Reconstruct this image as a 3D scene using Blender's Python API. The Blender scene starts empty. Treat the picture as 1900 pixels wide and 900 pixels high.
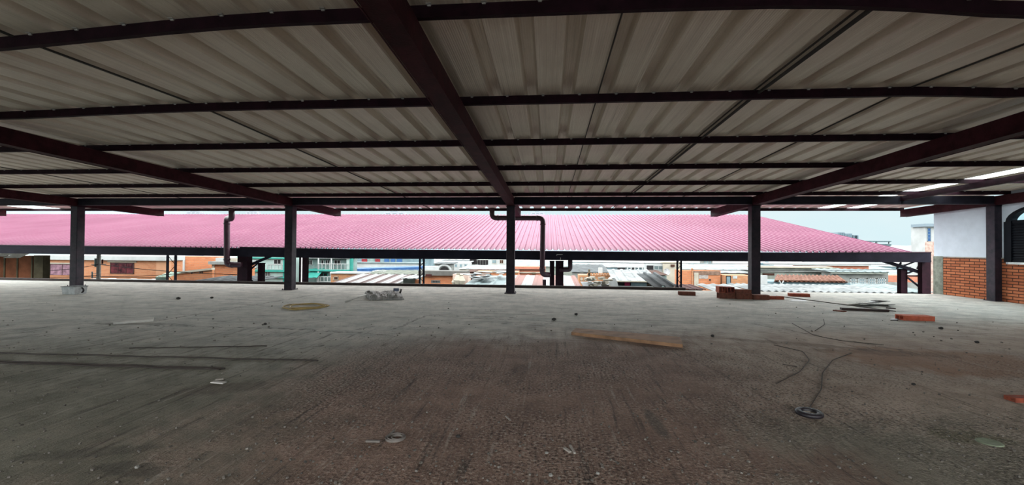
import bpy, math, random
from mathutils import Vector, Matrix
random.seed(7)
S = bpy.context.scene
COL = S.collection
R = random.uniform

# ------------------------------------------------------------------ camera and pixel -> point
F, PITCH, ROLL, YAW, EYE = 800.6, .0117, .0071, .0849, 1.4
CM = (Matrix.Rotation(YAW, 3, 'Z') @ Matrix.Rotation(math.pi/2 + PITCH, 3, 'X') @ Matrix.Rotation(ROLL, 3, 'Z'))
C0 = Vector((0, 0, EYE))
def ray(x, y): return CM @ Vector(((x-950)/F, -(y-450)/F, -1))
def fl(x, y, z=0.0):
    d = ray(x, y); return C0 + d*((z-EYE)/d.z)
def aY(x, y, Y):
    d = ray(x, y); return C0 + d*(Y/d.y)
def aX(x, y, X):
    d = ray(x, y); return C0 + d*(X/d.x)
cam_d = bpy.data.cameras.new('camera'); cam = bpy.data.objects.new('camera', cam_d); COL.objects.link(cam)
cam.matrix_world = Matrix.Translation(C0) @ CM.to_4x4()
cam_d.sensor_fit = 'HORIZONTAL'; cam_d.sensor_width = 36; cam_d.lens = 36*F/1900; cam_d.clip_end = 3000; cam_d.clip_start = .05
S.camera = cam

# ------------------------------------------------------------------ materials
class NT:
    def __init__(s, nt): s.nt = nt
    def n(s, t, **k):
        o = s.nt.nodes.new(t)
        for a, v in k.items():
            if a.startswith('i_'):
                key = a[2:]; key = int(key) if key.isdigit() else key.replace('_', ' ')
                if hasattr(v, 'is_linked'): s.nt.links.new(v, o.inputs[key])
                else: o.inputs[key].default_value = v
            else: setattr(o, a, v)
        return o
    def m(s, op, a, b=0.0, c=None, clamp=False):
        o = s.nt.nodes.new('ShaderNodeMath'); o.operation = op; o.use_clamp = clamp
        for i, v in enumerate((a, b, c)):
            if v is None: continue
            if hasattr(v, 'is_linked'): s.nt.links.new(v, o.inputs[i])
            else: o.inputs[i].default_value = v
        return o.outputs[0]
    def ss(s, v, a, b):
        o = s.nt.nodes.new('ShaderNodeMapRange'); o.interpolation_type = 'SMOOTHSTEP'
        s.nt.links.new(v, o.inputs[0]); o.inputs[1].default_value = a; o.inputs[2].default_value = b
        return o.outputs[0]
    def mix(s, f, a, b, blend='MIX'):
        o = s.nt.nodes.new('ShaderNodeMix'); o.data_type = 'RGBA'; o.blend_type = blend
        for i, v in ((0, f), (6, a), (7, b)):
            if hasattr(v, 'is_linked'): s.nt.links.new(v, o.inputs[i])
            elif i == 0: o.inputs[0].default_value = v
            else: o.inputs[i].default_value = (*v[:3], 1)
        return o.outputs[2]
    def noise(s, vec, scale, detail=4, rough=.55, dist=0):
        return s.n('ShaderNodeTexNoise', i_Vector=vec, i_Scale=scale, i_Detail=detail, i_Roughness=rough, i_Distortion=dist).outputs[0]
    def mapv(s, vec, scale=(1, 1, 1), rot=(0, 0, 0), loc=(0, 0, 0)):
        return s.n('ShaderNodeMapping', i_Vector=vec, i_Scale=scale, i_Rotation=rot, i_Location=loc).outputs[0]
def newmat(name):
    m = bpy.data.materials.new(name); m.use_nodes = True
    t = NT(m.node_tree); b = m.node_tree.nodes['Principled BSDF']
    return m, t, b
def L(r, g, b):
    f = lambda c: (c/255/12.92) if c/255 <= .04045 else ((c/255+.055)/1.055)**2.4
    return (f(r), f(g), f(b))
MATS = {}
ALB = 1.0   # reflectance scale of the outdoor paints below
def mat(name, col, rough=.7, metal=0., var=.25, scale=3., bump=.0, bscale=40., stretch=(1, 1, 1), spec=.5, var2=None):
    if name in MATS: return MATS[name]
    m, t, b = newmat(name); col = tuple(c*ALB for c in col); var2 = tuple(c*ALB for c in var2) if var2 else None
    co = t.n('ShaderNodeTexCoord').outputs['Object']
    v = t.mapv(co, stretch)
    n = t.noise(v, scale, 5, .6)
    hi = var2 if var2 else tuple(min(1, c*(1+var)) for c in col); lo = tuple(c*(1-var) for c in col)
    t.nt.links.new(t.mix(t.ss(n, .3, .7), lo, hi), b.inputs['Base Color'])
    b.inputs['Roughness'].default_value = rough; b.inputs['Metallic'].default_value = metal
    b.inputs['Specular IOR Level'].default_value = spec if ALB == 1 else min(spec, .06)
    if bump:
        bn = t.n('ShaderNodeBump', i_Strength=bump, i_Distance=.01, i_Height=t.noise(v, bscale, 4))
        t.nt.links.new(bn.outputs[0], b.inputs['Normal'])
    MATS[name] = m; return m
def brickmat(name, c1, c2, mortar, bw=.26, rh=.085, ms=.012, axis='y'):
    if name in MATS: return MATS[name]
    m, t, b = newmat(name); c1, c2, mortar = (tuple(c*ALB for c in q) for q in (c1, c2, mortar))
    co = t.n('ShaderNodeTexCoord').outputs['Object']
    sp = t.n('ShaderNodeSeparateXYZ', i_Vector=co)
    u = t.m('ADD', sp.outputs[0], sp.outputs[1])
    cv = t.n('ShaderNodeCombineXYZ', i_X=u, i_Y=sp.outputs[2])
    br = t.n('ShaderNodeTexBrick', i_Vector=cv.outputs[0], i_Color1=(*c1, 1), i_Color2=(*c2, 1), i_Mortar=(*mortar, 1), i_Scale=1., i_Mortar_Size=ms, i_Bias=0., i_Brick_Width=bw, i_Row_Height=rh)
    br.offset = .5
    n = t.noise(co, 9, 5, .65)
    n2 = t.noise(co, 1.3, 3)
    c = t.mix(t.ss(n, .35, .75), br.outputs[0], tuple(x*.55 for x in c1), 'MIX')
    c = t.mix(t.m('MULTIPLY', t.ss(n2, .4, .8), .5), br.outputs[0], c)
    t.nt.links.new(c, b.inputs['Base Color'])
    b.inputs['Roughness'].default_value = .9; b.inputs['Specular IOR Level'].default_value = .15
    bn = t.n('ShaderNodeBump', i_Strength=.9, i_Distance=.012, i_Height=t.m('SUBTRACT', t.m('MULTIPLY', n, .3), br.outputs[1]))
    t.nt.links.new(bn.outputs[0], b.inputs['Normal'])
    MATS[name] = m; return m
def stripemat(name, c1, c2, period, duty=.5, axis=0, rough=.6):
    """painted or alternating roofing sheets: two colours in bands"""
    if name in MATS: return MATS[name]
    m, t, b = newmat(name); c1, c2 = (tuple(c*ALB for c in q) for q in (c1, c2))
    co = t.n('ShaderNodeTexCoord').outputs['Object']
    sp = t.n('ShaderNodeSeparateXYZ', i_Vector=co)
    fr = t.m('FRACT', t.m('DIVIDE', sp.outputs[axis], period))
    n = t.noise(co, 2.2, 4)
    k = t.m('GREATER_THAN', fr, duty)
    c = t.mix(k, c1, c2); c = t.mix(t.m('MULTIPLY', t.ss(n, .45, .8), .35), c, tuple(x*.5 for x in c2))
    t.nt.links.new(c, b.inputs['Base Color']); b.inputs['Roughness'].default_value = rough; b.inputs['Specular IOR Level'].default_value = .05
    MATS[name] = m; return m

M_STEEL = mat('maroon primer on steel', (.015, .004, .0075), .65, 0, .35, 6, .25, 60, spec=.1)
M_STEELR = mat('rusty maroon rafter paint', (.036, .0075, .0105), .65, 0, .4, 5, .3, 50, spec=.12)
M_COLUMN = mat('slate grey column paint', (.020, .020, .031), .6, 0, .45, 5, .25, 60, spec=.25, var2=(.038, .024, .036))
M_BEAM = mat('near black beam paint', (.012, .010, .016), .6, 0, .35, 5, .2, 60, spec=.15)
M_GUTTER = mat('dark slate gutter paint', (.011, .0095, .016), .6, 0, .3, 2, .1, 30, spec=.08)
M_PIPE = mat('dark maroon pipe', (.032, .010, .018), .45, 0, .3, 5, spec=.35)
M_SEAM = mat('dark roof seam', (.03, .027, .024), .8)
M_SCREW = mat('pale fixing clips', (.34, .32, .30), .6)
M_BRK = brickmat('orange clay brick', L(180, 110, 76), L(148, 84, 56), L(66, 44, 36), .30, .083, .011)
M_CLAY = mat('red clay', L(150, 74, 52), .9, 0, .35, 14, .4, 60)
M_CLAYD = mat('dusty brown clay', L(112, 66, 52), .9, 0, .35, 14, .4, 60)
M_WHITEP = mat('white plaster', (.58, .62, .70), .85, 0, .05, 3, .08, 60)
M_CONC = mat('grey green concrete', (.19, .2, .165), .9, 0, .35, 6, .5, 40)
M_BLACKM = mat('black window steel', (.005, .006, .009), .6, spec=.08)
M_WOOD = mat('worn plank wood', L(142, 106, 78), .8, 0, .3, 5, .3, 20, stretch=(1, 1, 1))

def ceilmat():
    m, t, b = newmat('grey galvanised roof sheet')
    co = t.n('ShaderNodeTexCoord').outputs['Object']
    n = t.noise(co, .7, 5, .6)
    st = t.noise(t.mapv(co, (26, .35, 1)), 1.0, 4, .65)
    fine = t.noise(co, 55, 3, .7)
    c = t.mix(t.ss(n, .3, .72), L(206, 194, 180), L(222, 212, 198))
    c = t.mix(t.m('MULTIPLY', t.ss(st, .52, .72), .5), c, L(236, 230, 216))
    c = t.mix(t.m('MULTIPLY', t.ss(st, .48, .3), .35), c, L(160, 148, 136))
    c = t.mix(t.m('MULTIPLY', t.ss(fine, .55, .8), .3), c, L(160, 148, 134))
    t.nt.links.new(c, b.inputs['Base Color']); b.inputs['Roughness'].default_value = .5; b.inputs['Metallic'].default_value = .3
    sp = t.n('ShaderNodeSeparateXYZ', i_Vector=co)
    w = t.m('SINE', t.m('MULTIPLY', sp.outputs[0], 2*math.pi/.044))
    w = t.m('POWER', t.m('ABSOLUTE', w), 6)
    bn = t.n('ShaderNodeBump', i_Strength=.45, i_Distance=.004, i_Height=w)
    t.nt.links.new(bn.outputs[0], b.inputs['Normal']); MATS['ceil'] = m; return m
M_CEIL = ceilmat()

def redroof():
    m, t, b = newmat('red painted trapezoidal roofing')
    co = t.n('ShaderNodeTexCoord').outputs['Object']
    n = t.noise(co, .25, 4, .5); n2 = t.noise(t.mapv(co, (6, .25, 1)), 1, 3)
    c = t.mix(t.ss(n, .3, .7), (.106, .026, .056), (.124, .035, .068))
    c = t.mix(t.m('MULTIPLY', t.ss(n2, .5, .8), .3), c, (.18, .08, .11))
    t.nt.links.new(c, b.inputs['Base Color']); b.inputs['Roughness'].default_value = .6
    b.inputs['Specular IOR Level'].default_value = .12
    MATS['redroof'] = m; return m
M_RED = redroof()

def floormat():
    m, t, b = newmat('dusty rough concrete slab')
    co = t.n('ShaderNodeTexCoord').outputs['Object']
    sp = t.n('ShaderNodeSeparateXYZ', i_Vector=co); X, Y = sp.outputs[0], sp.outputs[1]
    big = t.noise(co, .55, 4, .55); mid = t.noise(co, 2.3, 5, .6); med = t.noise(co, 9, 5, .65); fine = t.noise(co, 70, 4, .7)
    d1 = t.m('SUBTRACT', big, .5); d2 = t.m('SUBTRACT', mid, .5)
    dis = t.m('ADD', t.m('ADD', t.m('MULTIPLY', d1, 2.8), t.m('MULTIPLY', d2, 1.8)), t.m('MULTIPLY', t.m('SUBTRACT', med, .5), 1.0))
    # brown dust: where people and barrows crossed
    left = t.ss(t.m('ADD', X, dis), -3.5, -1.3)
    farb = t.m('ADD', t.m('ADD', Y, t.m('MULTIPLY', X, -.22)), t.m('MULTIPLY', dis, .8))
    far = t.m('SUBTRACT', 1, t.ss(farb, 5.6, 8.2))
    nr = t.m('MULTIPLY', t.ss(t.m('ADD', X, dis), .9, 2.0), t.m('SUBTRACT', 1, t.ss(t.m('ADD', Y, dis), 3.2, 4.4)))
    brown = t.m('MULTIPLY', t.m('MULTIPLY', left, far), t.m('SUBTRACT', 1, t.m('MULTIPLY', nr, .85)))
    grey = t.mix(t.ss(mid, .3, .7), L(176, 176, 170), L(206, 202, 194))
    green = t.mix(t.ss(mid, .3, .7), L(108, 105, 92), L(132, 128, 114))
    gmask = t.m('SUBTRACT', 1, t.ss(t.m('ADD', Y, t.m('MULTIPLY', dis, .8)), 3.4, 7.6))  # greenish near concrete; weaker light towards the viewer is partly put into its colour
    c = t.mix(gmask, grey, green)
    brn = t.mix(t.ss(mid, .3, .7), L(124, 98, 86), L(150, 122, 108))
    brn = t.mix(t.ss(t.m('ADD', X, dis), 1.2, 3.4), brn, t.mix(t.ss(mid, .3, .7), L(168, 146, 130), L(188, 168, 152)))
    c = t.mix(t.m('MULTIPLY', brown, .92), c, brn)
    # orange silt at the right
    ox = t.m('DIVIDE', t.m('SUBTRACT', X, 5.2), 1.5); oy = t.m('DIVIDE', t.m('SUBTRACT', Y, 5.9), .8)
    od = t.m('ADD', t.m('ADD', t.m('MULTIPLY', ox, ox), t.m('MULTIPLY', oy, oy)), t.m('MULTIPLY', dis, .9))
    c = t.mix(t.m('MULTIPLY', t.m('SUBTRACT', 1, t.ss(od, .15, 1.1)), .6), c, L(150, 104, 74))
    # dark damp streak
    def blot(cx, cy, ang, a_, b_, colr, amt):
        nonlocal c
        ca, sa = math.cos(ang), math.sin(ang)
        dx = t.m('SUBTRACT', X, cx); dy = t.m('SUBTRACT', Y, cy)
        u = t.m('DIVIDE', t.m('ADD', t.m('MULTIPLY', dx, ca), t.m('MULTIPLY', dy, sa)), a_)
        v = t.m('DIVIDE', t.m('SUBTRACT', t.m('MULTIPLY', dy, ca), t.m('MULTIPLY', dx, sa)), b_)
        r = t.m('ADD', t.m('ADD', t.m('MULTIPLY', u, u), t.m('MULTIPLY', v, v)), t.m('ADD', t.m('MULTIPLY', d2, 2.2), t.m('MULTIPLY', t.m('SUBTRACT', med, .5), 1.6)))
        c = t.mix(t.m('MULTIPLY', t.m('SUBTRACT', 1, t.ss(r, .2, 1.2)), amt*.7), c, colr)
    p, q = fl(1195, 755), fl(1240, 815); 
    blot((p.x+q.x)/2, (p.y+q.y)/2, math.atan2(q.y-p.y, q.x-p.x), .36, .07, L(74, 74, 68), .85)
    p = fl(1800, 812); blot(p.x, p.y, 0, .34, .16, L(84, 84, 50), .8)
    p = fl(260, 870); blot(p.x, p.y, 0, .3, .1, L(60, 58, 52), .7)
    p = fl(160, 840); blot(p.x, p.y, 0.3, .5, .09, L(62, 60, 52), .6)
    p = fl(1500, 640); blot(p.x, p.y, -.3, 1.2, .16, L(96, 78, 66), .7)
    p = fl(1650, 655); blot(p.x, p.y, -.1, 1.1, .2, L(96, 76, 62), .6)
    p = fl(250, 601); blot(p.x, p.y, .05, 1.0, .12, L(84, 80, 74), .6)
    p = fl(960, 690); blot(p.x, p.y, 1.2, .5, .12, L(84, 68, 58), .5)
    p = fl(420, 720); blot(p.x, p.y, .4, .6, .2, L(88, 72, 64), .6)
    # trowel and drag streaks
    st = t.noise(t.mapv(co, (9, .55, 1), (0, 0, .35)), 1.6, 6, .7, .3)
    st2 = t.noise(t.mapv(co, (.5, 7, 1), (0, 0, .12)), 1.5, 6, .7, .3)
    fb = t.ss(Y, 6.0, 8.5)
    strk = t.m('ADD', t.m('MULTIPLY', st, t.m('SUBTRACT', 1, fb)), t.m('MULTIPLY', st2, fb))
    c = t.mix(t.m('MULTIPLY', t.ss(strk, .47, .30), .8), c, L(70, 62, 56))
    c = t.mix(t.m('MULTIPLY', t.ss(strk, .56, .72), .5), c, L(186, 178, 166))
    # gravelly skin
    gr = t.m('MULTIPLY', t.m('MULTIPLY', t.ss(t.m('ADD', big, t.m('MULTIPLY', med, .3)), .44, .76), t.ss(t.m('ADD', X, dis), -3.0, -1.9)), t.m('SUBTRACT', 1, t.ss(Y, 5.5, 7.5)))
    grain = t.m('ADD', t.m('MULTIPLY', fine, .5), t.m('MULTIPLY', med, .5))
    c = t.mix(t.m('MULTIPLY', t.ss(grain, .48, .34), .7), c, L(58, 50, 44))
    c = t.mix(t.m('MULTIPLY', t.ss(grain, .56, .68), .45), c, L(176, 164, 150))
    peb = t.noise(co, 40, 3, .62)
    c = t.mix(t.m('MULTIPLY', t.m('MULTIPLY', t.ss(peb, .47, .37), gr), .85), c, L(36, 29, 25))
    c = t.mix(t.m('MULTIPLY', t.m('MULTIPLY', t.ss(peb, .54, .64), gr), .7), c, L(190, 178, 164))
    # joint cracks
    def crack(p0, p1, w, wob):
        nonlocal c
        a, bq = fl(*p0), fl(*p1); dx, dy = bq.x-a.x, bq.y-a.y; ln = math.hypot(dx, dy); dx /= ln; dy /= ln
        ax = t.m('SUBTRACT', X, a.x); ay = t.m('SUBTRACT', Y, a.y)
        u = t.m('ADD', t.m('MULTIPLY', ax, dx), t.m('MULTIPLY', ay, dy))
        v = t.m('SUBTRACT', t.m('MULTIPLY', ay, dx), t.m('MULTIPLY', ax, dy))
        v = t.m('ABSOLUTE', t.m('ADD', v, t.m('MULTIPLY', d2, wob)))
        k = t.m('MULTIPLY', t.m('SUBTRACT', 1, t.ss(v, w*.3, w)), t.m('MULTIPLY', t.m('GREATER_THAN', u, 0), t.m('LESS_THAN', u, ln)))
        c = t.mix(t.m('MULTIPLY', k, t.m('MULTIPLY', t.ss(med, .42, .6), .75)), c, L(60, 55, 50))
    crack((285, 604), (560, 611), .05, .3); crack((285, 596), (470, 566), .06, .25); crack((470, 566), (620, 541), .06, .25)
    crack((560, 611), (740, 624), .06, .5); crack((640, 615), (700, 605), .04, .2); crack((730, 612), (790, 585), .05, .3); crack((790, 585), (960, 590), .05, .4)
    crack((880, 590), (1120, 601), .035, .3); crack((930, 601), (1020, 601), .05, .3); crack((1120, 665), (1240, 750), .014, .12); crack((1250, 645), (1420, 740), .014, .12); crack((600, 640), (300, 690), .03, .4); crack((1390, 600), (1700, 655), .05, .5)
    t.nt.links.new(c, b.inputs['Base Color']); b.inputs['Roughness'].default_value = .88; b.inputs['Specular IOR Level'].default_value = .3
    h = t.m('ADD', t.m('MULTIPLY', grain, .6), t.m('ADD', t.m('MULTIPLY', strk, .9), t.m('MULTIPLY', t.m('MULTIPLY', peb, gr), 1.2)))
    bn = t.n('ShaderNodeBump', i_Strength=1., i_Distance=.045, i_Height=h)
    t.nt.links.new(bn.outputs[0], b.inputs['Normal']); return m
M_FLOOR = floormat()

def clearmat(name, tint, transp, trans_col):
    m, t, b = newmat(name)
    tb = t.n('ShaderNodeBsdfTransparent', i_Color=(*tint, 1)); tl = t.n('ShaderNodeBsdfTranslucent', i_Color=(*trans_col, 1))
    mx = t.n('ShaderNodeMixShader', i_0=transp)
    t.nt.links.new(tl.outputs[0], mx.inputs[1]); t.nt.links.new(tb.outputs[0], mx.inputs[2])
    t.nt.links.new(mx.outputs[0], t.nt.nodes['Material Output'].inputs[0]); return m
M_SKYL = clearmat('translucent fibreglass sheet', (.95, 1, 1), .55, (.85, .92, .92))
def glassmat():
    m, t, b = newmat('window glass')
    b.inputs['Base Color'].default_value = (.75, .95, 1, 1); b.inputs['Transmission Weight'].default_value = 1; b.inputs['Roughness'].default_value = .02; b.inputs['IOR'].default_value = 1.02
    return m
M_GLASS = glassmat()

# ------------------------------------------------------------------ mesh building
WLOC = {}
def wloc(o): return WLOC.get(o.name, Vector((0, 0, 0)))
def tag(o, label=None, cat=None, group=None, kind=None):
    if label: o['label'] = label
    if cat: o['category'] = cat
    if group: o['group'] = group
    if kind: o['kind'] = kind
    return o
def empty(name, loc, label, cat, group=None):
    o = bpy.data.objects.new(name, None); COL.objects.link(o); o.location = loc; o.empty_display_size = .2
    WLOC[o.name] = Vector(loc); return tag(o, label, cat, group)
class MB:
    def __init__(s): s.v = []; s.f = []
    def add(s, vs, fs):
        b = len(s.v); s.v += [Vector(v) for v in vs]; s.f += [tuple(b+i for i in f) for f in fs]; return s
    def hexa(s, p):  # 8 points: bottom 4 ccw, top 4
        return s.add(p, [(3, 2, 1, 0), (4, 5, 6, 7), (0, 1, 5, 4), (1, 2, 6, 5), (2, 3, 7, 6), (3, 0, 4, 7)])
    def box(s, x0, x1, y0, y1, z0, z1):
        return s.hexa([(x0, y0, z0), (x1, y0, z0), (x1, y1, z0), (x0, y1, z0), (x0, y0, z1), (x1, y0, z1), (x1, y1, z1), (x0, y1, z1)])
    def rbox(s, c, sx, sy, sz, rz=0, rx=0, ry=0):
        m = Matrix.Translation(c) @ Matrix.Rotation(rz, 4, 'Z') @ Matrix.Rotation(ry, 4, 'Y') @ Matrix.Rotation(rx, 4, 'X')
        p = [m @ Vector((a*sx/2, b_*sy/2, c_*sz/2)) for c_ in (-1, 1) for a, b_ in ((-1, -1), (1, -1), (1, 1), (-1, 1))]
        return s.hexa(p)
    def bar(s, a, b, w, h):
        """box beam from a to b, w across, h upright"""
        a, b = Vector(a), Vector(b); d = (b-a).normalized(); up = Vector((0, 0, 1))
        if abs(d.z) > .99: up = Vector((0, 1, 0))
        r = d.cross(up).normalized()*(w/2); u = r.cross(d).normalized()*(h/2)
        return s.hexa([a-r-u, b-r-u, b+r-u, a+r-u, a-r+u, b-r+u, b+r+u, a+r+u])
    def tube(s, pts, r, n=12, caps=True, closed=False):
        pts = [Vector(p) for p in pts]; rings = []; k = len(pts); prev = None
        for i, p in enumerate(pts):
            if closed: d = (pts[(i+1) % k]-pts[i-1])
            else: d = (pts[min(i+1, k-1)]-pts[max(i-1, 0)])
            d.normalize()
            if prev is None:
                up = Vector((0, 0, 1)) if abs(d.z) < .9 else Vector((1, 0, 0))
                x = d.cross(up).normalized()
            else:
                x = (prev-d*prev.dot(d)).normalized()
            prev = x; y = d.cross(x)
            rr = r[i] if isinstance(r, (list, tuple)) else r
            rings.append([p+(x*math.cos(2*math.pi*j/n)+y*math.sin(2*math.pi*j/n))*rr for j in range(n)])
        b = len(s.v)
        for q in rings: s.v += q
        m = k if closed else k-1
        for i in range(m):
            for j in range(n):
                i2 = (i+1) % k
                s.f.append((b+i*n+j, b+i*n+(j+1) % n, b+i2*n+(j+1) % n, b+i2*n+j))
        if caps and not closed:
            s.f.append(tuple(b+j for j in reversed(range(n)))); s.f.append(tuple(b+(k-1)*n+j for j in range(n)))
        return s
    def lathe(s, c, prof, n=24):
        b = len(s.v); k = len(prof)
        for r, z in prof:
            for j in range(n):
                a = 2*math.pi*j/n; s.v.append(Vector((c[0]+r*math.cos(a), c[1]+r*math.sin(a), c[2]+z)))
        for i in range(k-1):
            for j in range(n): s.f.append((b+i*n+j, b+i*n+(j+1) % n, b+(i+1)*n+(j+1) % n, b+(i+1)*n+j))
        return s
    def prism(s, poly, axis, a, b):
        """poly: 2-D points; axis 'x' -> (y,z), 'y' -> (x,z), 'z' -> (x,y)"""
        def P(p, t): return {'x': (t, p[0], p[1]), 'y': (p[0], t, p[1]), 'z': (p[0], p[1], t)}[axis]
        n = len(poly); vs = [P(p, a) for p in poly]+[P(p, b) for p in poly]
        return s.add(vs, [tuple(range(n)), tuple(reversed(range(n, 2*n)))]+[(i, i+n, (i+1) % n+n, (i+1) % n) for i in range(n)])
    def build(s, name, m, parent=None, origin=None, bevel=0, smooth=False, solid=0):
        me = bpy.data.meshes.new(name); off = wloc(parent) if parent else Vector(origin or (0, 0, 0))
        me.from_pydata([v-off for v in s.v], [], s.f); me.update()
        import bmesh
        bm = bmesh.new(); bm.from_mesh(me); bmesh.ops.recalc_face_normals(bm, faces=bm.faces); bm.to_mesh(me); bm.free()
        o = bpy.data.objects.new(name, me); COL.objects.link(o); me.materials.append(m)
        WLOC[o.name] = off
        if parent: o.parent = parent
        else: o.location = off
        if bevel:
            md = o.modifiers.new('bevel', 'BEVEL'); md.width = bevel; md.segments = 2; md.limit_method = 'ANGLE'
        if solid:
            md = o.modifiers.new('solid', 'SOLIDIFY'); md.thickness = solid; md.offset = 1
        if smooth:
            for p in me.polygons: p.use_smooth = True
        return o
def arc(c, r, a0, a1, n, u, v):
    c, u, v = Vector(c), Vector(u), Vector(v)
    return [c+u*(r*math.cos(a0+(a1-a0)*i/n))+v*(r*math.sin(a0+(a1-a0)*i/n)) for i in range(n+1)]
def pipepath(pts, r, n=6):
    """polyline with rounded corners of radius r"""
    pts = [Vector(p) for p in pts]; out = [pts[0]]
    for i in range(1, len(pts)-1):
        a, b, c = pts[i-1], pts[i], pts[i+1]; d1 = (a-b).normalized(); d2 = (c-b).normalized()
        rr = min(r, (a-b).length*.48, (c-b).length*.48)
        p0 = b+d1*rr; p2 = b+d2*rr
        for k in range(n+1):
            t_ = k/n; out.append(p0*(1-t_)**2+b*2*t_*(1-t_)+p2*t_**2)
    out.append(pts[-1]); return out
def interp(tab, x):
    if x <= tab[0][0]: return tab[0][1]
    for (a, va), (b, vb) in zip(tab, tab[1:]):
        if x <= b: return va+(vb-va)*(x-a)/(b-a)
    return tab[-1][1]

# ------------------------------------------------------------------ this building
SL, H0 = .0309, 3.336
def pz(Y): return H0-SL*Y                      # underside of purlins, top of rafters
COLX = [-15.77, -8.26, -1.16, 6.0, 12.47]
RAFX = [-22.95]+COLX
YC, YE, YEND, XW = 13.2, 15.0, 16.78, 12.52
PURL = [3.375, 5.30, 7.2, 9.165, 11.07, 12.85, 16.66]
# the two nearest purlins sag between their rafters, and the sheets with them
SAG = [[(-8.26, 0), (-7.2, .09), (-6.2, .145), (-5.4, .145), (-4.85, .130), (-4.22, .095), (-3.63, .060), (-3.06, .026), (-2.43, .004), (-1.16, 0), (.75, 0), (1.7, .012), (2.32, .041), (2.69, .078), (2.91, .104), (3.41, .165), (3.8, .175), (4.5, .145), (5.3, .07), (6.0, 0)],
       [(-8.26, .03), (-7.57, .064), (-6.75, .046), (-5.94, .024), (-4.9, .006), (-3.8, 0), (4.2, 0), (4.78, .022), (5.2, .045), (5.5, .03), (6.0, 0)]]
def sag(X, Y):
    if Y <= PURL[0]: return interp(SAG[0], X)
    if Y >= PURL[2]: return 0
    if Y <= PURL[1]:
        k = (Y-PURL[0])/(PURL[1]-PURL[0]); return interp(SAG[0], X)*(1-k)+interp(SAG[1], X)*k
    k = (Y-PURL[1])/(PURL[2]-PURL[1]); return interp(SAG[1], X)*(1-k)

XL, YB = -25.0, -5.0
# floor
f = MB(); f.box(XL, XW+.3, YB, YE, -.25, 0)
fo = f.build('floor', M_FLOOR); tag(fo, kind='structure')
# ceiling: trapezoidal sheets, ribs every 0.44 m
PIT = .44; strips = [(9.77, 10.2), (10.78, 11.2), (-22.0, -20.7)]
def in_strip(x): return any(a < x < b for a, b in strips)
prof = [(-.085, 0), (-.055, .082), (.055, .082), (.085, 0), (.22, 0)]
xs = []
k0 = int((XL-.66)/PIT)
for k in range(k0, int((XW+.4-.66)/PIT)+1):
    for dx, dz in prof: xs.append((.66+k*PIT+dx, dz))
for a, b in strips: xs += [(a, 0), (b, 0)]
xs = sorted(x for x in xs if XL <= x[0] <= XW+.25)
ys = [YB, -2, 1, 2.2]+[y for y in PURL[:3]]+[4.3, 6.2]+PURL[3:6]+[14.5, YEND]
ys = sorted(ys)
cb = MB(); idx = {}
def cv(i, j):
    if (i, j) not in idx:
        x, dz = xs[i]; y = ys[j]; idx[i, j] = len(cb.v); cb.v.append(Vector((x, y, pz(y)+.1+dz-sag(x, y))))
    return idx[i, j]
for i in range(len(xs)-1):
    for j in range(len(ys)-1):
        if in_strip((xs[i][0]+xs[i+1][0])/2) and ys[j] >= 9.1: continue
        cb.f.append((cv(i, j), cv(i+1, j), cv(i+1, j+1), cv(i, j+1)))
ce = cb.build('ceiling', M_CEIL, solid=.003); tag(ce, kind='structure')
# overlapping sheet edges show as dark seams
def seam(x, w, y0, y1):
    m = MB(); yy = [y for y in ys if y0 <= y <= y1]
    for a, b in zip(yy, yy[1:]):
        za, zb = pz(a)+.1-sag(x, a), pz(b)+.1-sag(x, b)
        m.hexa([(x-w/2, a, za-.012), (x+w/2, a, za-.012), (x+w/2, b, zb-.012), (x-w/2, b, zb-.012), (x-w/2, a, za+.002), (x+w/2, a, za+.002), (x+w/2, b, zb+.002), (x-w/2, b, zb+.002)])
    o = m.build('sheet_seam', M_SEAM, ce); tag(o, 'dark lapped edge of a roof sheet')
for x, w in ((.585, .012), (2.395, .014), (4.12, .014), (-4.66, .028), (7.0, .012), (-9.9, .02), (-12.5, .014), (-17.0, .014)): seam(x, w, 1, YEND)
# a rod hangs just below one seam
m = MB(); m.tube([(2.45, y, pz(y)+.07-sag(2.45, y)) for y in ys if 1 <= y <= 13], .019, 8)
tag(m.build('sag_rod', M_SEAM, origin=(2.45, 7, 3)), 'thin dark rod running under the roof sheets right of the middle rafter', 'rod')
# skylight strips
for (x0, x1), lab in zip(strips, ['bright translucent roof strip above the slender joist at the right', 'bright translucent roof strip nearest the white side wall', 'bright translucent roof strip at the far left overhang']):
    m = MB()
    for a, b in ((9.2, 11.07), (11.07, 12.85), (12.85, 14.8), (14.8, YEND)):
        x0 += .006 if a < 9.3 else 0; x1 -= .006 if a < 9.3 else 0; za, zb = pz(a)+.101, pz(b)+.101
        m.hexa([(x0, a, za), (x1, a, za), (x1, b, zb), (x0, b, zb), (x0, a, za+.004), (x1, a, za+.004), (x1, b, zb+.004), (x0, b, zb+.004)])
    tag(m.build('skylight_strip', M_SKYL, origin=((x0+x1)/2, 13, 2.9)), lab, 'skylight', 'translucent strips let into the roof')
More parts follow.
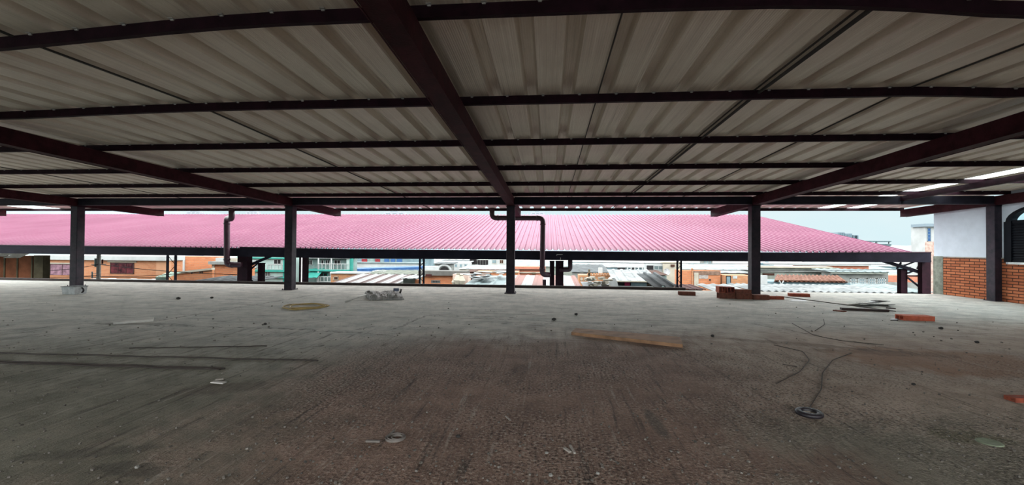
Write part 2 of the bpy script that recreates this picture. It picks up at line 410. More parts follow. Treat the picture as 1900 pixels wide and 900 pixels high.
# purlins with their pale fixing clips
PL = ['nearest roof purlin, sagging across the top of the photo', 'second roof purlin from the front, below the topmost one', 'third roof purlin, halfway between the viewer and the front beam', 'fourth roof purlin under the grey sheets', 'fifth roof purlin, second last before the front beam', 'last roof purlin lying just above the front beam', 'eave purlin outside the columns, at the roof edge against the sky']
for i, (Y, lab) in enumerate(zip(PURL, PL)):
    e = empty('roof_purlin', (0, Y, pz(Y)), 'dark maroon '+lab, 'purlin', 'purlins carrying the roof sheets')
    m = MB(); n = 76 if i < 2 else 6; X0, X1 = XL, (XW if i < 6 else XW+.2); w = .05 if i < 6 else .06; h = .1
    xx = [X0+(X1-X0)*k/n for k in range(n+1)]
    P = []
    for x in xx:
        z = pz(Y)-sag(x, Y); P.append([(x, Y-w/2, z), (x, Y+w/2, z), (x, Y+w/2, z+h), (x, Y-w/2, z+h)])
    b0 = 0
    for q in P: m.v += [Vector(v) for v in q]
    for k in range(n):
        for j in range(4): m.f.append((k*4+j, (k+1)*4+j, (k+1)*4+(j+1) % 4, k*4+(j+1) % 4))
    m.f += [(0, 1, 2, 3), (n*4+3, n*4+2, n*4+1, n*4)]
    m.build('channel', M_STEEL, e)
    if i < 6:
        m = MB(); k = k0+1
        while .66+k*PIT < XW-.2:
            x = .66+k*PIT+.14
            if not (in_strip(x) and Y > 9.1):
                z = pz(Y)+.1-sag(x, Y); m.box(x-.014, x+.014, Y-w/2-.012, Y-w/2-.002, z-.016, z-.002)
                m.box(x-.022, x+.022, Y-w/2-.03, Y-w/2-.002, z-.005, z-.001)
            k += 1
        tag(m.build('fixing_clips', M_SCREW, e), 'small pale screw clips under the sheet ribs', kind='stuff')
# rafters
RL = ['roof rafter at the far left, its tip showing past the front beam', 'roof rafter above the leftmost column', 'long roof rafter rising to the left edge above the second column', 'wide overhead roof rafter above the slim middle column', 'long roof rafter rising to the right edge above the brick-piled column', 'roof rafter along the white side wall at the right']
for X, lab in zip(RAFX, RL):
    y0, y1 = (YB, 16.35)
    m = MB(); w = .1
    def zz(y, d): return pz(y)-d
    m.hexa([(X-w, y0, zz(y0, .25)), (X+w, y0, zz(y0, .25)), (X+w, y1, zz(y1, .25)), (X-w, y1, zz(y1, .25)), (X-w, y0, zz(y0, .002)), (X+w, y0, zz(y0, .002)), (X+w, y1, zz(y1, .002)), (X-w, y1, zz(y1, .002))])
    e = empty('roof_rafter', (X, YC, pz(YC)-.25), 'dark maroon '+lab, 'rafter', 'rafters under the purlins')
    m.build('box_section', M_STEELR, e, bevel=.006)
    m = MB()
    for s_ in (-1, 1): m.hexa([(X+s_*w-.002, y0, zz(y0, .25)-.006), (X+s_*w+.012*s_, y0, zz(y0, .25)-.006), (X+s_*w+.012*s_, y1, zz(y1, .25)-.006), (X+s_*w-.002, y1, zz(y1, .25)-.006)] + [(X+s_*w-.002, y0, zz(y0, .25)+.004), (X+s_*w+.012*s_, y0, zz(y0, .25)+.004), (X+s_*w+.012*s_, y1, zz(y1, .25)+.004), (X+s_*w-.002, y1, zz(y1, .25)+.004)])
    m.build('flange_lip', M_STEELR, e)
# joist beside the skylight
m = MB(); X = 9.97
m.hexa([(X-.05, 4, pz(4)-.13), (X+.05, 4, pz(4)-.13), (X+.05, 13.3, pz(13.3)-.13), (X-.05, 13.3, pz(13.3)-.13), (X-.05, 4, pz(4)-.001), (X+.05, 4, pz(4)-.001), (X+.05, 13.3, pz(13.3)-.001), (X-.05, 13.3, pz(13.3)-.001)])
tag(m.build('roof_joist', M_STEEL, origin=(X, 9, 3)), 'slender dark joist between the bright roof strips at the right', 'joist')
# columns
CL = ['leftmost dark steel column, with a white tub at its foot', 'second dark steel column from the left', 'slim middle steel column under the wide overhead rafter', 'dark steel column with bricks piled at its foot', 'dark steel column set in the brick side wall']
for i, (X, lab) in enumerate(zip(COLX, CL)):
    e = empty('steel_column', (X, YC, 0), lab, 'column', 'columns along the slab edge')
    hw = .125; m = MB(); m.box(X-hw, X+hw, YC-hw, YC+hw, 0.0, 2.70); m.build('shaft', M_COLUMN, e, bevel=.012)
    m = MB(); m.box(X-.17, X+.17, YC-.17, YC+.17, 0.0, .016)
    for a in (-1, 1):
        for b in (-1, 1): m.tube([(X+a*.148, YC+b*.148, .01), (X+a*.148, YC+b*.148, .05)], .012, 6)
    m.build('base_plate', M_COLUMN, e)
    m = MB(); m.box(X-.145, X+.145, YC-.14, YC+.14, 2.655, 2.672); m.build('cap_plate', M_STEEL, e)
# front beam, one length per bay
BX = [-24.9]+COLX
BLb = ['front beam length at the far left, left of the leftmost column', 'front beam length between the first and second columns from the left', 'front beam length between the second column and the slim middle column', 'front beam length between the middle column and the brick-piled column', 'front beam length between the brick-piled column and the side wall']
for a, b, lab in zip(BX, BX[1:], BLb):
    m = MB(); m.box(a+(.11 if a > -24 else 0), b-.11, YC-.1, YC+.1, 2.715, 2.94)
    m.box(a+(.11 if a > -24 else 0), b-.11, YC-.112, YC+.112, 2.712, 2.722)
    tag(m.build('front_beam', M_BEAM, origin=((a+b)/2, YC, 2.71), bevel=.004), 'dark slate '+lab, 'beam', 'front beam lengths on the columns')
# steel edge strip on the slab
m = MB(); m.box(XL, 4.6, YE-.012, YE+.06, -.2, .085); m.box(XL, 4.6, YE+.0, YE+.12, .073, .085)
tag(m.build('edge_strip', mat('rusted edge steel', (.04, .026, .024), .8, 0, .3, 4), origin=(-10, YE, 0)), 'dark rusty upstand strip along the edge of the concrete slab', 'edging')

# right side wall
W0, W1 = 14.86, 12.98
wr = empty('wall_right', (XW, 14, 0), None, None); wr['kind'] = 'structure'
m = MB(); m.box(XW, XW+.15, W1, W0, 0, 1.21); m.build('brick_base', M_BRK, wr)
m = MB(); m.box(XW+.008, XW+.15, W1, 15.2, 1.213, 2.95); m.build('plaster_panel', M_WHITEP, wr)
m = MB(); m.box(XW-.01, XW+.16, W0, 15.22, -.2, 1.22); m.build('pilaster', M_CONC, wr, bevel=.01)
m = MB(); m.box(XW-.012, XW+.15, W1, W0, 1.185, 1.214); m.build('mortar_ledge', mat('mortar', (.3, .29, .26), .9), wr)
m = MB(); m.box(XW-.0, XW+.15, YB, W1, 0, 1.04); m.build('brick_base', M_BRK, wr)
# wall round the arched window
wy0, wy1, wz0, wzs = 10.6, 12.86, 1.1, 2.2   # opening
m = MB(); m.box(XW+.008, XW+.15, YB, wy0, 1.04, 3.2); m.box(XW+.008, XW+.15, wy1, W1, 1.04, 2.97)
cyw, rw = (wy0+wy1)/2, (wy1-wy0)/2
na = 16; top = []
for k in range(na):
    a0, a1 = math.pi*k/na, math.pi*(k+1)/na
    ya, yb = cyw+rw*math.cos(a0), cyw+rw*math.cos(a1); za, zb = wzs+.42*math.sin(a0), wzs+.42*math.sin(a1)
    m.hexa([(XW+.008, yb, zb), (XW+.15, yb, zb), (XW+.15, ya, za), (XW+.008, ya, za), (XW+.008, yb, pz(yb)+.1), (XW+.15, yb, pz(yb)+.1), (XW+.15, ya, pz(ya)+.1), (XW+.008, ya, pz(ya)+.1)])
m.build('plaster_panel', M_WHITEP, wr)
wi = empty('window_1', (XW, cyw, wz0), None, None); wi['kind'] = 'structure'
m = MB(); m.box(XW-.05, XW+.12, wy0, wy1, 1.04, 1.1); m.build('window_sill', mat('white sill', (.7, .72, .72), .6), wi, bevel=.006)
m = MB()
m.box(XW-.06, XW+.1, wy1-.09, wy1+.10, wz0, wzs); m.box(XW-.06, XW+.1, wy0-.03, wy0+.09, wz0, wzs); m.box(XW-.04, XW+.08, wy0, wy1, wz0, wz0+.07); m.box(XW-.04, XW+.08, wy0, wy1, wzs-.05, wzs+.03)
for k in range(na):
    a0, a1 = math.pi*k/na, math.pi*(k+1)/na
    q = []
    for a in (a0, a1):
        for ro in (.93, 1.05): q.append((cyw+rw*ro*math.cos(a), wzs+.44*ro*math.sin(a)))
    (y1a, z1a), (y2a, z2a), (y1b, z1b), (y2b, z2b) = q
    m.hexa([(XW-.06, y1a, z1a), (XW+.1, y1a, z1a), (XW+.1, y1b, z1b), (XW-.06, y1b, z1b), (XW-.06, y2a, z2a), (XW+.1, y2a, z2a), (XW+.1, y2b, z2b), (XW-.06, y2b, z2b)])
m.build('window_frame', M_BLACKM, wi)
m = MB(); m.box(XW-.02, XW+.03, 12.42, wy1-.09, wz0+.07, wzs-.05)
for k in range(14): m.rbox((XW-.025, 12.6, wz0+.12+k*.07), .012, .36, .05, 0, 0, .5)
m.build('louvre_leaf', M_BLACKM, wi)
m = MB()
for k in range(12): m.tube([(XW+.0, wy0+.15+k*.145, wz0+.05), (XW+.0, wy0+.15+k*.145, wzs)], .010, 6)
for z in (1.45, 1.8): m.tube([(XW, wy0, z), (XW, 12.45, z)], .012, 6)
m.build('window_bars', M_BLACKM, wi)
m = MB(); m.box(XW+.05, XW+.056, wy0+.05, 12.45, wz0+.05, wzs); m.build('pane', M_GLASS, wi)
m = MB(); m.prism([(cyw+rw*.95*math.cos(math.pi*k/12), wzs+.40*math.sin(math.pi*k/12)) for k in range(13)], 'x', XW+.05, XW+.056); m.build('pane', M_GLASS, wi)

# ------------------------------------------------------------------ the market roof next door
GZ = -7.0
g = MB(); g.box(-400, 400, 15.6, 900, GZ-.3, GZ); go = g.build('ground', mat('grey street ground', (.15, .147, .14), .95, 0, .25, .2)); tag(go, kind='structure')
RY0, RY1, RZ0, RZ1, RX0, RX1 = 17.12, 29.8, 1.30, 3.66, -52.0, 13.38
rf = empty('market_roof', (-10, 20, GZ), 'wide red ribbed metal roof of the neighbouring market, sloping down to the dark gutter', 'roof')
m = MB(); per = .232; x = RX0; top = []
while x < RX1-.02:
    for dx, dz in ((0, 0), (.145, 0), (.165, .05), (.212, .05)):
        if x+dx < RX1: top.append((x+dx, dz))
    x += per
top.append((RX1, 0))
for y, z in ((RY0, RZ0), (21.4, RZ0+(RZ1-RZ0)*(21.4-RY0)/(RY1-RY0)), (25.6, RZ0+(RZ1-RZ0)*(25.6-RY0)/(RY1-RY0)), (RY1, RZ1)):
    for x, dz in top: m.v.append(Vector((x, y, z+dz)))
n = len(top)
for j in range(3):
    for i in range(n-1): m.f.append((j*n+i, j*n+i+1, (j+1)*n+i+1, (j+1)*n+i))
m.build('front_slope', M_RED, rf, solid=.004)
m = MB(); m.v = []; b = 0
for y, z in ((RY1+.02, RZ1-.01), (41.0, 1.75)):
    for x, dz in top: m.v.append(Vector((x, y, z+dz)))
for i in range(n-1): m.f.append((i, i+1, n+i+1, n+i))
m.build('rear_slope', M_RED, rf, solid=.004)
# rows of dark sheet screws
m = MB()
for fy in (18.0, 20.6, 23.2, 25.8):
    z = RZ0+(RZ1-RZ0)*(fy-RY0)/(RY1-RY0); x = -22.0+.19
    while x < RX1:
        m.rbox((x+R(-.004, .004), fy, z+.056), .02, .02, .02); x += per*3
tag(m.build('roof_screws', mat('dark screws', (.12, .03, .05), .6), rf), 'small dark screw heads in rows', kind='stuff')
m = MB(); k = 0
for fy in (18.5, 22.3, 26.0, 29.2, 34, 38):
    z = RZ0+(RZ1-RZ0)*(fy-RY0)/(RY1-RY0) if fy < RY1 else RZ1-(fy-RY1)*.17
    m.box(RX0, RX1-.1, fy-.03, fy+.03, z-.14, z-.02)
m.build('roof_batten', M_GUTTER, rf)
# gutters
def gut(tab, zb, Y0, Y1, lab):
    m = MB()
    for (a, za, ba), (b_, zb_, bb) in zip(tab, tab[1:]):
        m.hexa([(a, Y0, ba), (b_, Y0, bb), (b_, Y1, bb), (a, Y1, ba), (a, Y0, za), (b_, Y0, zb_), (b_, Y1, zb_), (a, Y1, za)])
    e = empty('box_gutter', (tab[0][0], Y0, zb), lab, 'gutter', 'dark gutters along the market roof')
    m.build('trough', M_GUTTER, e)
    m = MB()
    for (a, za, ba), (b_, zb_, bb) in zip(tab, tab[1:]): m.bar((a, Y0-.012, za-.012), (b_, Y0-.012, zb_-.012), .024, .03)
    m.build('rolled_lip', M_PIPE, e); return e
gut([(-38, 1.39, 1.0), (-24, 1.365, .985), (-12.85, 1.300, .955)], .9, 17.06, 17.4, 'dark box gutter along the left part of the market roof')
ge = gut([(-12.85, 1.355, .945), (-12.6, 1.352, .942), (-8.3, 1.290, .905), (-1.9, 1.283, .925), (4, 1.270, .924), (9.7, 1.296, .950), (13.9, 1.352, .968)], .9, 16.98, 17.34, 'long dark box gutter along the middle and right of the market roof')
m = MB(); p = [aY(1033, 474.5, 16.96), aY(1033, 472.3, 16.96), aY(1044, 472.3, 16.96)]; m.tube(p, .012, 6); q = [aY(1040, 478, 16.96), aY(1040, 483, 16.96)]; m.tube(q, .012, 6)
tag(m.build('bracket', M_SCREW, ge), 'small pale wire bracket')
# posts under the gutter
def post(x0, x1, yt, Y, lab, lat=False, d=.2, grp='posts carrying the market gutter'):
    a, b_ = aY(x0, 505, Y).x, aY(x1, 505, Y).x; zt = aY((x0+x1)/2, yt, Y).z
    e = empty('steel_post', ((a+b_)/2, Y, GZ), lab, 'post', grp)
    if not lat:
        m = MB(); m.box(a, b_, Y, Y+d, GZ, zt); m.build('shaft', M_STEEL, e, bevel=.008)
        m = MB(); m.box(a-.01, b_+.01, Y-.01, Y+d+.01, zt-.03, zt); m.build('cap_plate', M_GUTTER, e)
    else:
        w = (b_-a)*lat
        for c0, c1 in ((a, a+w), (b_-w, b_)):
            m = MB(); m.box(c0, c1, Y, Y+.05, GZ, zt); m.build('chord', M_GUTTER, e)
        m = MB(); st = (b_-a)*.9; z = zt; s_ = 1
        while z > -3.2:
            p0, p1 = (a+w/2, b_-w/2) if s_ > 0 else (b_-w/2, a+w/2); m.tube([(p0, Y+.025, z), (p1, Y+.025, z-st)], .012, 5); z -= st; s_ = -s_
        m.build('zigzag_lacing', M_GUTTER, e)
    return e
post(440, 459, 471, 17.15, 'stout dark post at the joint of the two gutters, left of the second column', d=.3)
post(478, 486.5, 488, 17.6, 'short dark post beside the diagonal brace, left of the second column')
post(554.6, 557.4, 472, 17.6, 'thin dark rod-like post just right of the second column', d=.06)
post(560.5, 568, 476, 17.5, 'dark post just right of the second column and the thin rod')
post(777, 787.5, 476, 17.45, 'laced lattice post midway between the second and middle columns', lat=.3)
post(308, 326.5, 474, 17.6, 'wide open lattice post between the leftmost column and the bent downpipe', lat=.2)
post(1020, 1028.5, 484, 17.5, 'narrow dark post between the downpipe and the stout post right of the middle column')
post(1031, 1045.5, 484, 17.2, 'stout dark post right of the middle column, under the pale bracket', d=.28)
post(1255.5, 1265.5, 483, 17.45, 'laced lattice post between the middle column and the brick-piled column', lat=.3)
post(1672, 1684, 499, 17.5, 'dark red post near the end of the gutter, under the sloping truss')
post(1711, 1727.5, 484, 17.2, 'dark red post at the very end of the gutter, beside the brick wall')
def strut(pts, w, lab, name='diagonal_brace'):
    e = empty(name, pts[0][0], lab, 'brace', 'braces under the market gutter')
    for i, (a, b_) in enumerate(pts):
        m = MB(); m.bar(a, b_, w if i == 0 else .05, w if i == 0 else .05); m.build('strut', M_GUTTER, e)
    return e
A = lambda x, y, Y=17.45: tuple(aY(x, y, Y))
strut([(A(458, 494.5), A(512, 471)), (A(459, 505), A(478, 489)), (A(459, 514), A(472, 525))], .1, 'diagonal brace rising right from the stout gutter-joint post')
strut([(A(1640, 484.5), A(1716, 508)), (A(1672, 487), A(1664, 499)), (A(1698, 485), A(1674, 494)), (A(1709, 486), A(1702, 499)), (A(1684, 507), A(1694, 503)), (A(1684, 515), A(1715, 540)), (A(1684, 512), A(1712, 512))], .11, 'sloping truss brace joining the two dark red posts at the gutter end')
# downpipes
def pipe(pts, r, lab, bends=.16):
    e = empty('downpipe', pts[0], lab, 'pipe', 'rainwater pipes of the two roofs')
    path = pipepath(pts, bends); m = MB(); m.tube(path, r, 14); m.build('pipe_run', M_PIPE, e, smooth=True)
    m = MB()
    for i in range(1, len(pts)-1):
        b_ = Vector(pts[i])
        for q in (pts[i-1], pts[i+1]):
            d = (Vector(q)-b_); ln = d.length; d.normalize()
            if ln > .5: c0 = b_+d*(bends+.02); m.tube([c0, c0+d*.07], r*1.1, 14); m.build('socket_collar', M_PIPE, e, smooth=True); m = MB()
    return e
pipe([A(430, 385, 16.6), A(430, 407, 16.6), A(421, 404.5, 16.85), A(421, 491.5, 16.86), A(448, 491.5, 16.86)], .112, 'bent dark downpipe left of the second column, dropping over the gutter', .17)
pipe([A(913, 386, 16.6), A(913, 404.3, 16.62), A(1007.5, 404.6, 16.7), A(1006, 509.5, 16.7), A(1019, 510, 16.95)], .1, 'dark drainpipe running sideways behind the middle column, then down to the gutter', .17)
pipe([A(1058, 478, 17.1), A(1058, 500.5, 17.1), A(1038, 500.5, 17.16)], .09, 'short dark elbow pipe right of the stout post with the pale bracket', .1)
pipe([A(1010, 519, 16.9), A(1010, 620, 16.9)], .07, 'lower dark drainpipe going down behind the slab edge, right of the middle column', .1)
# loose cables under the gutter
def cable(name, pts, r, lab, m_=None, cat='cable', sagz=.0, grp=None):
    P = [Vector(p) for p in pts]
    if len(P) == 2:
        P = [P[0].lerp(P[1], k/14)-Vector((0, 0, sagz*math.sin(math.pi*k/14))) for k in range(15)]
    m = MB(); m.tube(P, r, 6); o = m.build(name, m_ or M_BLACKM, origin=P[0], smooth=True); return tag(o, lab, cat, grp)
cable('overhead_cable', [A(1060, 487, 20), A(1680, 490.5, 20)], .012, 'black cable stretched just under the gutter, right half of the photo', sagz=.02, grp='cables over the rooftops')
cable('overhead_cable', [A(1263, 500.5, 30), A(1672, 499.5, 30)], .02, 'black cable crossing in front of the grey rooftops at the right', sagz=.08, grp='cables over the rooftops')
cable('overhead_cable', [A(76, 503, 38), A(182, 491, 39)], .03, 'black wire slung from the brown stall to the power pole', sagz=.12, grp='cables over the rooftops')
cable('overhead_cable', [A(186, 491, 39), A(440, 510, 36)], .03, 'black wire slung from the power pole to the gutter-joint post', sagz=.15, grp='cables over the rooftops')
cable('overhead_cable', [A(186, 513, 39), A(330, 508, 38)], .03, 'lower black wire running right from the power pole', sagz=.1, grp='cables over the rooftops')
cable('overhead_cable', [A(76, 516, 38), A(180, 511, 39)], .03, 'lower black wire running left from the power pole', sagz=.05, grp='cables over the rooftops')
# ------------------------------------------------------------------ the town beyond
ALB = .46
B_SAL = brickmat('salmon facade brick', L(214, 150, 108), L(200, 132, 92), L(196, 150, 120), .45, .16, .02)
B_ORG = brickmat('orange block wall', L(214, 144, 102), L(200, 126, 86), L(184, 140, 112), .5, .22, .02)
B_TAN = brickmat('tan block wall', L(206, 150, 108), L(190, 132, 92), L(176, 144, 118), .5, .22, .02)
B_RED = brickmat('red terrace brick', L(212, 138, 110), L(196, 120, 94), L(190, 148, 130), .5, .2, .02)
ALB = .37
T_WHT = mat('white house paint', (.66, .70, .69), .8, 0, .1, .8)
T_CRM = mat('cream house paint', (.62, .58, .47), .8, 0, .12, .8)
T_MNT = mat('mint house paint', (.50, .66, .62), .8, 0, .12, .8)
T_TEA = mat('teal trim paint', (.06, .40, .33), .7, 0, .15, 1)
T_TGR = mat('teal grey wall', (.30, .42, .40), .8, 0, .2, .9)
T_GRY = mat('grey render', (.34, .36, .34), .9, 0, .25, .7)
T_GGR = mat('grey green render', (.36, .40, .35), .9, 0, .25, .7)
T_BGR = mat('blue grey wall', (.26, .38, .42), .85, 0, .2, .8)
T_DRK = mat('dark interior', (.035, .033, .035), .8)
T_BLU = mat('blue shop fascia', (.07, .17, .38), .7, 0, .2, 1)
T_REDS = mat('red shop sign', (.34, .05, .06), .7)
T_PNK = mat('pinkish window glass', (.34, .2, .25), .2, 0, .4, 2)
T_WDK = mat('dark window glass with painted red reflections', (.05, .025, .04), .3, 0, .7, 1.6, var2=(.22, .05, .06), spec=.15)  # red patches painted into the dark pane as reflections
T_BRN = mat('brown plywood', (.30, .105, .05), .8, 0, .3, 1.5)
T_OLV = mat('olive post', (.16, .13, .08), .85, 0, .3, 2)
T_PAL = mat('pale cyan roofing', (.22, .29, .295), .6, 0, .3, .5)
T_WRF = mat('weathered white roofing', (.24, .272, .275), .65, 0, .3, .7, var2=(.36, .39, .39))
T_GRF = mat('grey fibre cement roofing', (.11, .125, .13), .85, 0, .3, .8)
T_TIL = mat('clay roof tiles', L(124, 74, 54), .85, 0, .35, 1.8, var2=L(150, 110, 92))
T_BRF = mat('brown rusted roofing', (.09, .045, .033), .85, 0, .35, .8)
T_DRF = mat('dark red roofing', (.075, .027, .024), .85, 0, .35, .9)
T_STR = stripemat('white and brown banded roofing', (.36, .37, .37), (.10, .06, .055), 1.55, .62)
T_SAL = stripemat('white and salmon banded roofing', (.34, .37, .37), (.25, .11, .09), 2.1, .5)
T_POL = mat('concrete pole', (.30, .30, .28), .9)
T_YEL = mat('yellow trim', (.62, .44, .06), .7)
T_MAG = mat('magenta curtain', (.34, .03, .09), .8)
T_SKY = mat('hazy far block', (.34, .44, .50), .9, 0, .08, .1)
T_DISH = mat('pale dish', (.6, .62, .62), .5)
GT = {}
def px(x, y, Y): return aY(x, y, Y)
def house(name, lab, cat, x0, x1, yt, Y, D, m_, grp='houses beyond the market roof', wallname='wall', yb=None):
    a, b = px(x0, yt, Y), px(x1, yt, Y); zt = (a.z+b.z)/2; zb = GZ if yb is None else px((x0+x1)/2, yb, Y).z
    e = empty(name, ((a.x+b.x)/2, Y, zb), lab, cat, grp)
    D = min(D, 2.2); m = MB(); m.box(a.x, b.x, Y, Y+D, zb, zt); m.build(wallname, m_, e); return e
def slab(e, name, x0, x1, y0, y1, Y, D, m_, out=.0):
    a, b = px(x0, y1, Y), px(x1, y1, Y); zt = px((x0+x1)/2, y0, Y).z; zb = px((x0+x1)/2, y1, Y).z
    D = min(D, 2.3); m = MB(); m.box(a.x, b.x, Y-out, Y+D, zb, zt); return m.build(name, m_, e)
def window(e, x0, x1, y0, y1, Y, pane, frame, nx=2, ny=1, name='window', fw=.07):
    a, b = px(x0, (y0+y1)/2, Y), px(x1, (y0+y1)/2, Y); xm = (x0+x1)/2; zt = px(xm, y0, Y).z; zb = px(xm, y1, Y).z
    m = MB(); X0, X1 = a.x, b.x; o = .05
    m.box(X0, X0+fw, Y-o, Y+.02, zb, zt); m.box(X1-fw, X1, Y-o, Y+.02, zb, zt); m.box(X0, X1, Y-o, Y+.02, zt-fw, zt); m.box(X0, X1, Y-o, Y+.02, zb, zb+fw)
    for k in range(1, nx): x = X0+(X1-X0)*k/nx; m.box(x-fw*.35, x+fw*.35, Y-o, Y+.02, zb, zt)
    for k in range(1, ny): z = zb+(zt-zb)*k/ny; m.box(X0, X1, Y-o, Y+.02, z-fw*.35, z+fw*.35)
    fr = m.build(name, frame, e)
    m = MB(); m.box(X0+fw*.5, X1-fw*.5, Y-.025, Y+.01, zb+fw*.5, zt-fw*.5); m.build('pane', pane, fr); return fr
def railing(e, x0, x1, y0, y1, Y, m_, step=.3):
    a, b = px(x0, y1, Y), px(x1, y1, Y); zt = px((x0+x1)/2, y0, Y).z; zb = px((x0+x1)/2, y1, Y).z
    m = MB(); m.box(a.x, b.x, Y-.06, Y, zt-.07, zt); m.box(a.x, b.x, Y-.06, Y, zb, zb+.06); x = a.x
    while x < b.x: m.box(x, x+.06, Y-.05, Y-.01, zb, zt); x += step
    return m.build('railing', m_, e)
def sheets(e, name, x0, x1, yf, Yf, yb, Yb, m_, rib=.5, rh=.05, th=.05, x0b=None, x1b=None, wave=False):
    """sloping roof, ribs running from eave to top; x0,x1 at the eave"""
    zf = px((x0+x1)/2, yf, Yf).z; X0, X1 = px(x0, yf, Yf).x, px(x1, yf, Yf).x
    zb = px((x0+x1)/2, yb, Yb).z
    XB0 = px(x0b, yb, Yb).x if x0b is not None else X0; XB1 = px(x1b, yb, Yb).x if x1b is not None else X1
    pr = []; nn = max(1, int((X1-X0)/rib))
    for k in range(nn):
        if wave: pr += [((k+q/6)/nn, rh*.5*(1-math.cos(2*math.pi*q/6))) for q in range(6)]
        else: pr += [((k+q)/nn, dz) for q, dz in ((0, 0), (.6, 0), (.68, rh), (.9, rh), (.98, 0))]
    pr.append((1, 0)); n = len(pr); m = MB()
    for dz2 in (0, -th):
        for X_0, X_1, y, z in ((X0, X1, Yf, zf), (XB0, XB1, Yb, zb)):
            for u, dz in pr: m.v.append(Vector((X_0+(X_1-X_0)*u, y, z+dz+dz2)))
    for i in range(n-1):
        m.f.append((i, i+1, n+i+1, n+i)); m.f.append((2*n+i+1, 2*n+i, 3*n+i, 3*n+i+1)); m.f.append((i+1, i, 2*n+i, 2*n+i+1)); m.f.append((n+i, n+i+1, 3*n+i+1, 3*n+i))
    m.f += [(0, n, 3*n, 2*n), (2*n-1, n-1, 3*n-1, 4*n-1)]
    return m.build(name, m_, e)
def roofhouse(name, lab, x0, x1, yf, Yf, yb, Yb, m_roof, m_wall, **k):
    """a low building seen over its roof"""
    a = px((x0+x1)/2, yf, Yf); X0, X1 = px(x0, yf, Yf).x, px(x1, yf, Yf).x
    e = empty(name, (a.x, Yf, GZ), lab, 'house', 'houses beyond the market roof')
    sheets(e, 'roof', x0, x1, yf, Yf, yb, Yb, m_roof, **k)
    m = MB(); m.box(X0+.15, X1-.15, Yf+.25, Yf+1.2, GZ, a.z-.12); m.build('wall', m_wall, e); return e

# --- stall under the market roof at the far left
e = house('market_stall', 'dark brown boarded stall under the market roof at the left edge', 'stall', -90, 60, 474, 18.9, .14, T_BRN, None, 'board_wall')
for x in (6, 30, 57): slab(e, 'cover_strip', x-1, x+1.5, 476, 560, 18.87, .03, T_OLV)
slab(e, 'corner_post', 60, 77, 474, 620, 18.6, .3, T_OLV)
m = MB()  # pale strips stand in for daylight coming through the stall roof
for (xa, xb, xc, xd, y0, y1) in ((-20, 8, 32, 4, 476, 469), (5, 36, 55, 28, 478.5, 470)):
    q = [px(xa, y0, 18.84), px(xb, y0, 18.84), px(xc, y1, 18.84), px(xd, y1, 18.84)]
    m.add([tuple(v) for v in q]+[(v.x, v.y+.02, v.z) for v in q], [(0, 1, 2, 3), (7, 6, 5, 4), (0, 4, 5, 1), (1, 5, 6, 2), (2, 6, 7, 3), (3, 7, 4, 0)])
tag(m.build('pale_strip', mat('painted daylight gap', (.75, .66, .56), .7), e), 'pale slanted strips painted as daylight gaps in the stall roof')

# --- salmon brick house at the left
e = house('brick_house', 'salmon brick house with two framed windows, behind the leftmost column', 'house', 66, 309, 478, 46, 9, B_SAL)
slab(e, 'parapet', 60, 312, 474.5, 482.5, 46, 9.2, T_WHT, .35)
window(e, 93, 139, 490, 511, 46, T_PNK, mat('dark window frame', (.10, .06, .06), .6), 2)
window(e, 205, 249, 487.5, 508, 46, T_WDK, MATS['dark window frame'], 3)
slab(e, 'lintel', 200, 254, 484.5, 487, 46, .3, T_CRM, .06); slab(e, 'lintel', 90, 142, 487.5, 489.5, 46, .3, T_CRM, .06)
slab(e, 'corner_pillar', 288, 308, 482, 640, 46, .5, mat('pale salmon render', L(232, 176, 138), .85, 0, .1, 1), .05)
slab(e, 'ledge', 78, 290, 512, 513.2, 46, .3, B_SAL, .08)
e = empty('house_roof', px(215, 522, 40), 'narrow white roof edge below the salmon brick house', 'roof', 'houses beyond the market roof')
sheets(e, 'roof', 120, 300, 521.5, 40, 517, 43, T_WHT, rib=3, x0b=180, x1b=296)
# power pole
p = px(183, 500, 39.5); e = empty('power_pole', (p.x, 39.5, GZ), 'grey concrete power pole in front of the salmon brick house', 'pole')
m = MB(); m.tube([(p.x, 39.5, GZ), (p.x, 39.5, 1.2)], [.2, .16], 12); m.build('pole', T_POL, e)
m = MB(); q = px(177.5, 486, 39.4); m.tube([(q.x, 39.4, q.z-.5), (q.x, 39.4, q.z+.35)], .1, 10); m.build('transformer', T_TGR, e)
m = MB(); q = px(190, 486, 39.4); m.tube([(q.x, 39.4, q.z-.2), (q.x, 39.4, q.z+.25)], .07, 8); m.build('insulator', T_DRF, e)
m = MB(); a, b = px(170, 491, 39.4), px(196, 491, 39.4); m.bar(a, b, .08, .08); m.build('crossarm', T_POL, e)
m = MB()
for i, y in enumerate((508, 512, 516)):
    a, b = px(171, y, 39.4), px(182, y-1, 39.4); m.bar(a, b, .06, .05); m.tube([a, a+Vector((0, 0, .2))], .06, 8)
m.build('bracket', T_BGR, e)
